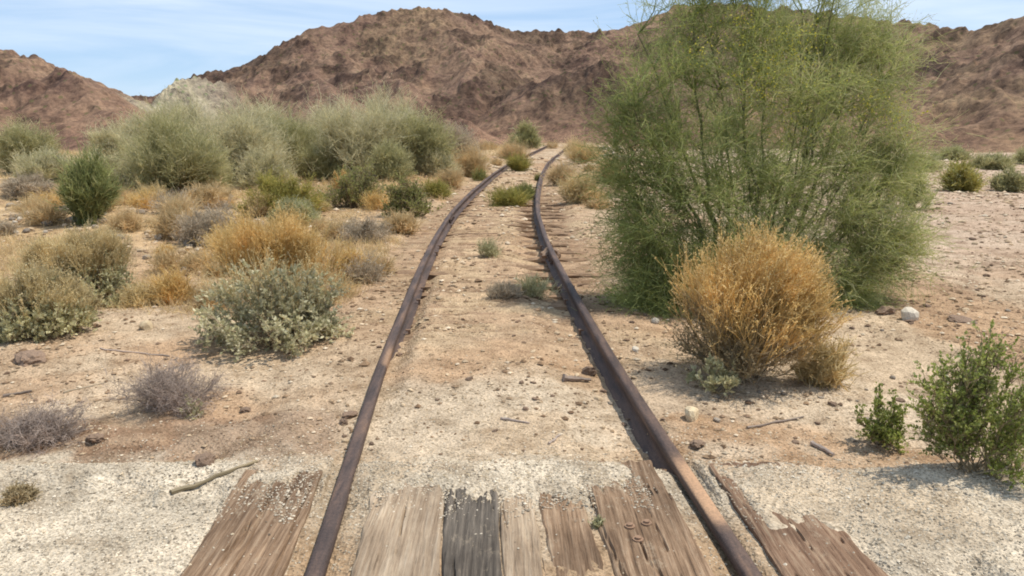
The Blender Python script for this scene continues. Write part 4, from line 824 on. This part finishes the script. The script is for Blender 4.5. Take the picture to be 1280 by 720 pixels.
scatter('gravel', 'pale speckled gravel of the road crossing', 70000, (lambda rng, n: (rng.uniform(-3.2, 3.2, n), 2.1+1.4*rng.random(n)+.35*np.abs(rng.normal(size=n))*(rng.random(n) < .35))), lambda r, n, y: r.uniform(.003, .009, n)+(r.random(n)**8)*.010,
        [(.14, .115, .09), (.34, .285, .22), (.52, .445, .35), (.62, .55, .45), (.56, .45, .32)], 901, keep=kgr)
scatter('pebbles', 'small pebbles and crumbs strewn on the dry dirt', 52000, persp(3.4, 40), lambda r, n, y: (r.uniform(.0012, .0030, n)+(r.random(n)**9)*.0075)*y,
        [(.17, .11, .075), (.34, .24, .155), (.50, .38, .26), (.62, .52, .40)], 902, .45, keep=lambda x, y, d, rng: (abs(abs(d)-HG) > .045) & (fbm(x, y, .8, 3, 95) > rng.uniform(.25, .65, len(x))))
def litter():
    rng = np.random.default_rng(905); n = 9000; x, y = persp(3.0, 22)(rng, n); d = x-cen(y); k = (abs(abs(d)-HG) > .05) & (fbm(x, y, .7, 3, 97) > rng.uniform(.3, .7, n)); x = x[k]; y = y[k]; n = len(x)
    a = rng.random(n)*6.28; l = rng.uniform(.01, .045, n)*(.6+y/10); P = np.zeros((n, 3, 3)); t = np.array([-.5, 0, .5]); P[..., 0] = x[:, None]+np.cos(a)[:, None]*l[:, None]*t; P[..., 1] = y[:, None]+np.sin(a)[:, None]*l[:, None]*t
    P[..., 2] = tz(P[..., 0].ravel(), P[..., 1].ravel()).reshape(n, 3)+.003+rng.random((n, 3))*.006; V, F = tubes(P, np.full((n, 3), .0009)*(.6+y/8)[:, None], 3)
    o = mesh_obj('plant_litter', V, F, DEADL, attrs={'rnd': np.repeat(rng.random(n), 9)}); tag(o, 'dry broken twigs and straw strewn over the dirt', kind='stuff')
litter()
def drygrass():
    rng = np.random.default_rng(907); n = 60000; x, y = persp(5.5, 60)(rng, n); d = x-cen(y)
    dens = np.where(d < -1.3, 1.0, np.where(d > 1.6, np.where(d < 6, .45, .12)*sst(10, 18, y)+.03, .06))*sst(5.5, 8, y)
    dens = dens*(.25+.75*sst(.42, .58, fbm(x, y, 2.6, 3, 107)))*np.where(np.hypot((x+4.4)/1.4, (y-10.2)/1.8) < 1, .1, 1)*np.where(np.hypot((x+9.5)/3, (y-14.5)/1.8) < 1, .15, 1)
    k = (fbm(x, y, 1.6, 3, 99)*dens > rng.uniform(.15, .55, n)); x = x[k]; y = y[k]; n = len(x); rep = 7; x = np.repeat(x, rep)+rng.normal(size=n*rep)*.05; y = np.repeat(y, rep)+rng.normal(size=n*rep)*.05; n = len(x)
    p = np.column_stack([x, y, tz(x, y)-.005]); P = grow(rng, p, rng.normal(size=(n, 3))*.5+np.array([0, 0, 1]), rng.uniform(.04, .18, n)*(.7+y/40), 3, .4)
    V, F = ribbons(rng, P, np.array([1, .8, .4])[None]*(.0012+.0002*y)[:, None]); o = mesh_obj('dry_grass', V, F, STRAW, attrs={'rnd': np.repeat(rng.random(n), 6)}); tag(o, 'thin dry straw coloured grass over the ground on both sides of the track', kind='stuff')
drygrass()

# ------------------------------------------------------------------ undergrowth on the left slope
rg = random.Random(44)
for k in range(46):
    px = rg.uniform(175, 500); row = rg.uniform(250, 400)
    if px > 505-(row-250)*.30: px -= 130
    if k % 3 == 0: px = rg.uniform(5, 230); row = rg.uniform(236, 300)
    hh = rg.uniform(10, 26)*(.4+row/400); m_ = rg.choice([STRAW, ORAN, STRAW, DEADG, GOLD])
    shrub('grass_tuft', 'knee high straw tuft among the bushes on the left slope', 'grass', px, row, hh*rg.uniform(1.6, 2.8), row-hh,
          D_(TUFT, stem_mat=m_, twig_mat=m_, stem_r=.0035, twig_r=.003, fine_r=.0028, stems=70, twigs=320, fine=900, trand=.5, tup=.5), 800+k, 'knee high straw tufts on the left slope', push=.15)
for k in range(10):
    px = rg.uniform(560, 640); row = rg.uniform(186, 225); hh = rg.uniform(7, 13); m_ = rg.choice([STRAW, GOLD])
    shrub('grass_tuft', 'straw coloured tuft on the bank left of the far bend of the rails', 'grass', px-(row-186)*.9, row, hh*3, row-hh,
          D_(TUFT, stem_mat=m_, twig_mat=m_, stem_r=.006, twig_r=.006, fine_r=.005, stems=70, twigs=320, fine=900, trand=.5, tup=.5), 860+k, 'straw tufts on the bank left of the bend', push=.15)
for k in range(14):
    px = rg.uniform(708, 765); row = rg.uniform(186, 262); hh = rg.uniform(7, 13); m_ = rg.choice([STRAW, GOLD])
    shrub('grass_tuft', 'straw coloured tuft on the bank right of the rails before the bend', 'grass', px, row, hh*3, row-hh,
          D_(TUFT, stem_mat=m_, twig_mat=m_, stem_r=.006, twig_r=.006, fine_r=.005, stems=70, twigs=320, fine=900, trand=.5, tup=.5), 880+k, 'straw tufts on the bank right of the rails', push=.15)

scatter('dirt_clods', 'brown clods and rotted wood crumbs lying on the dirt', 5200, persp(3.5, 20), lambda r, n, y: (r.uniform(.003, .007, n)+(r.random(n)**9)*.012)*np.minimum(y, 9)**.9,
        [(.13, .08, .05), (.22, .145, .09), (.34, .23, .145)], 911, .5, keep=lambda x, y, d, rng: (abs(abs(d)-HG) > .06) & ((fbm(x, y, .5, 3, 96)+.12*np.exp(-((abs(d)-1.0)/.25)**2) > rng.uniform(.42, .66, len(x)))))
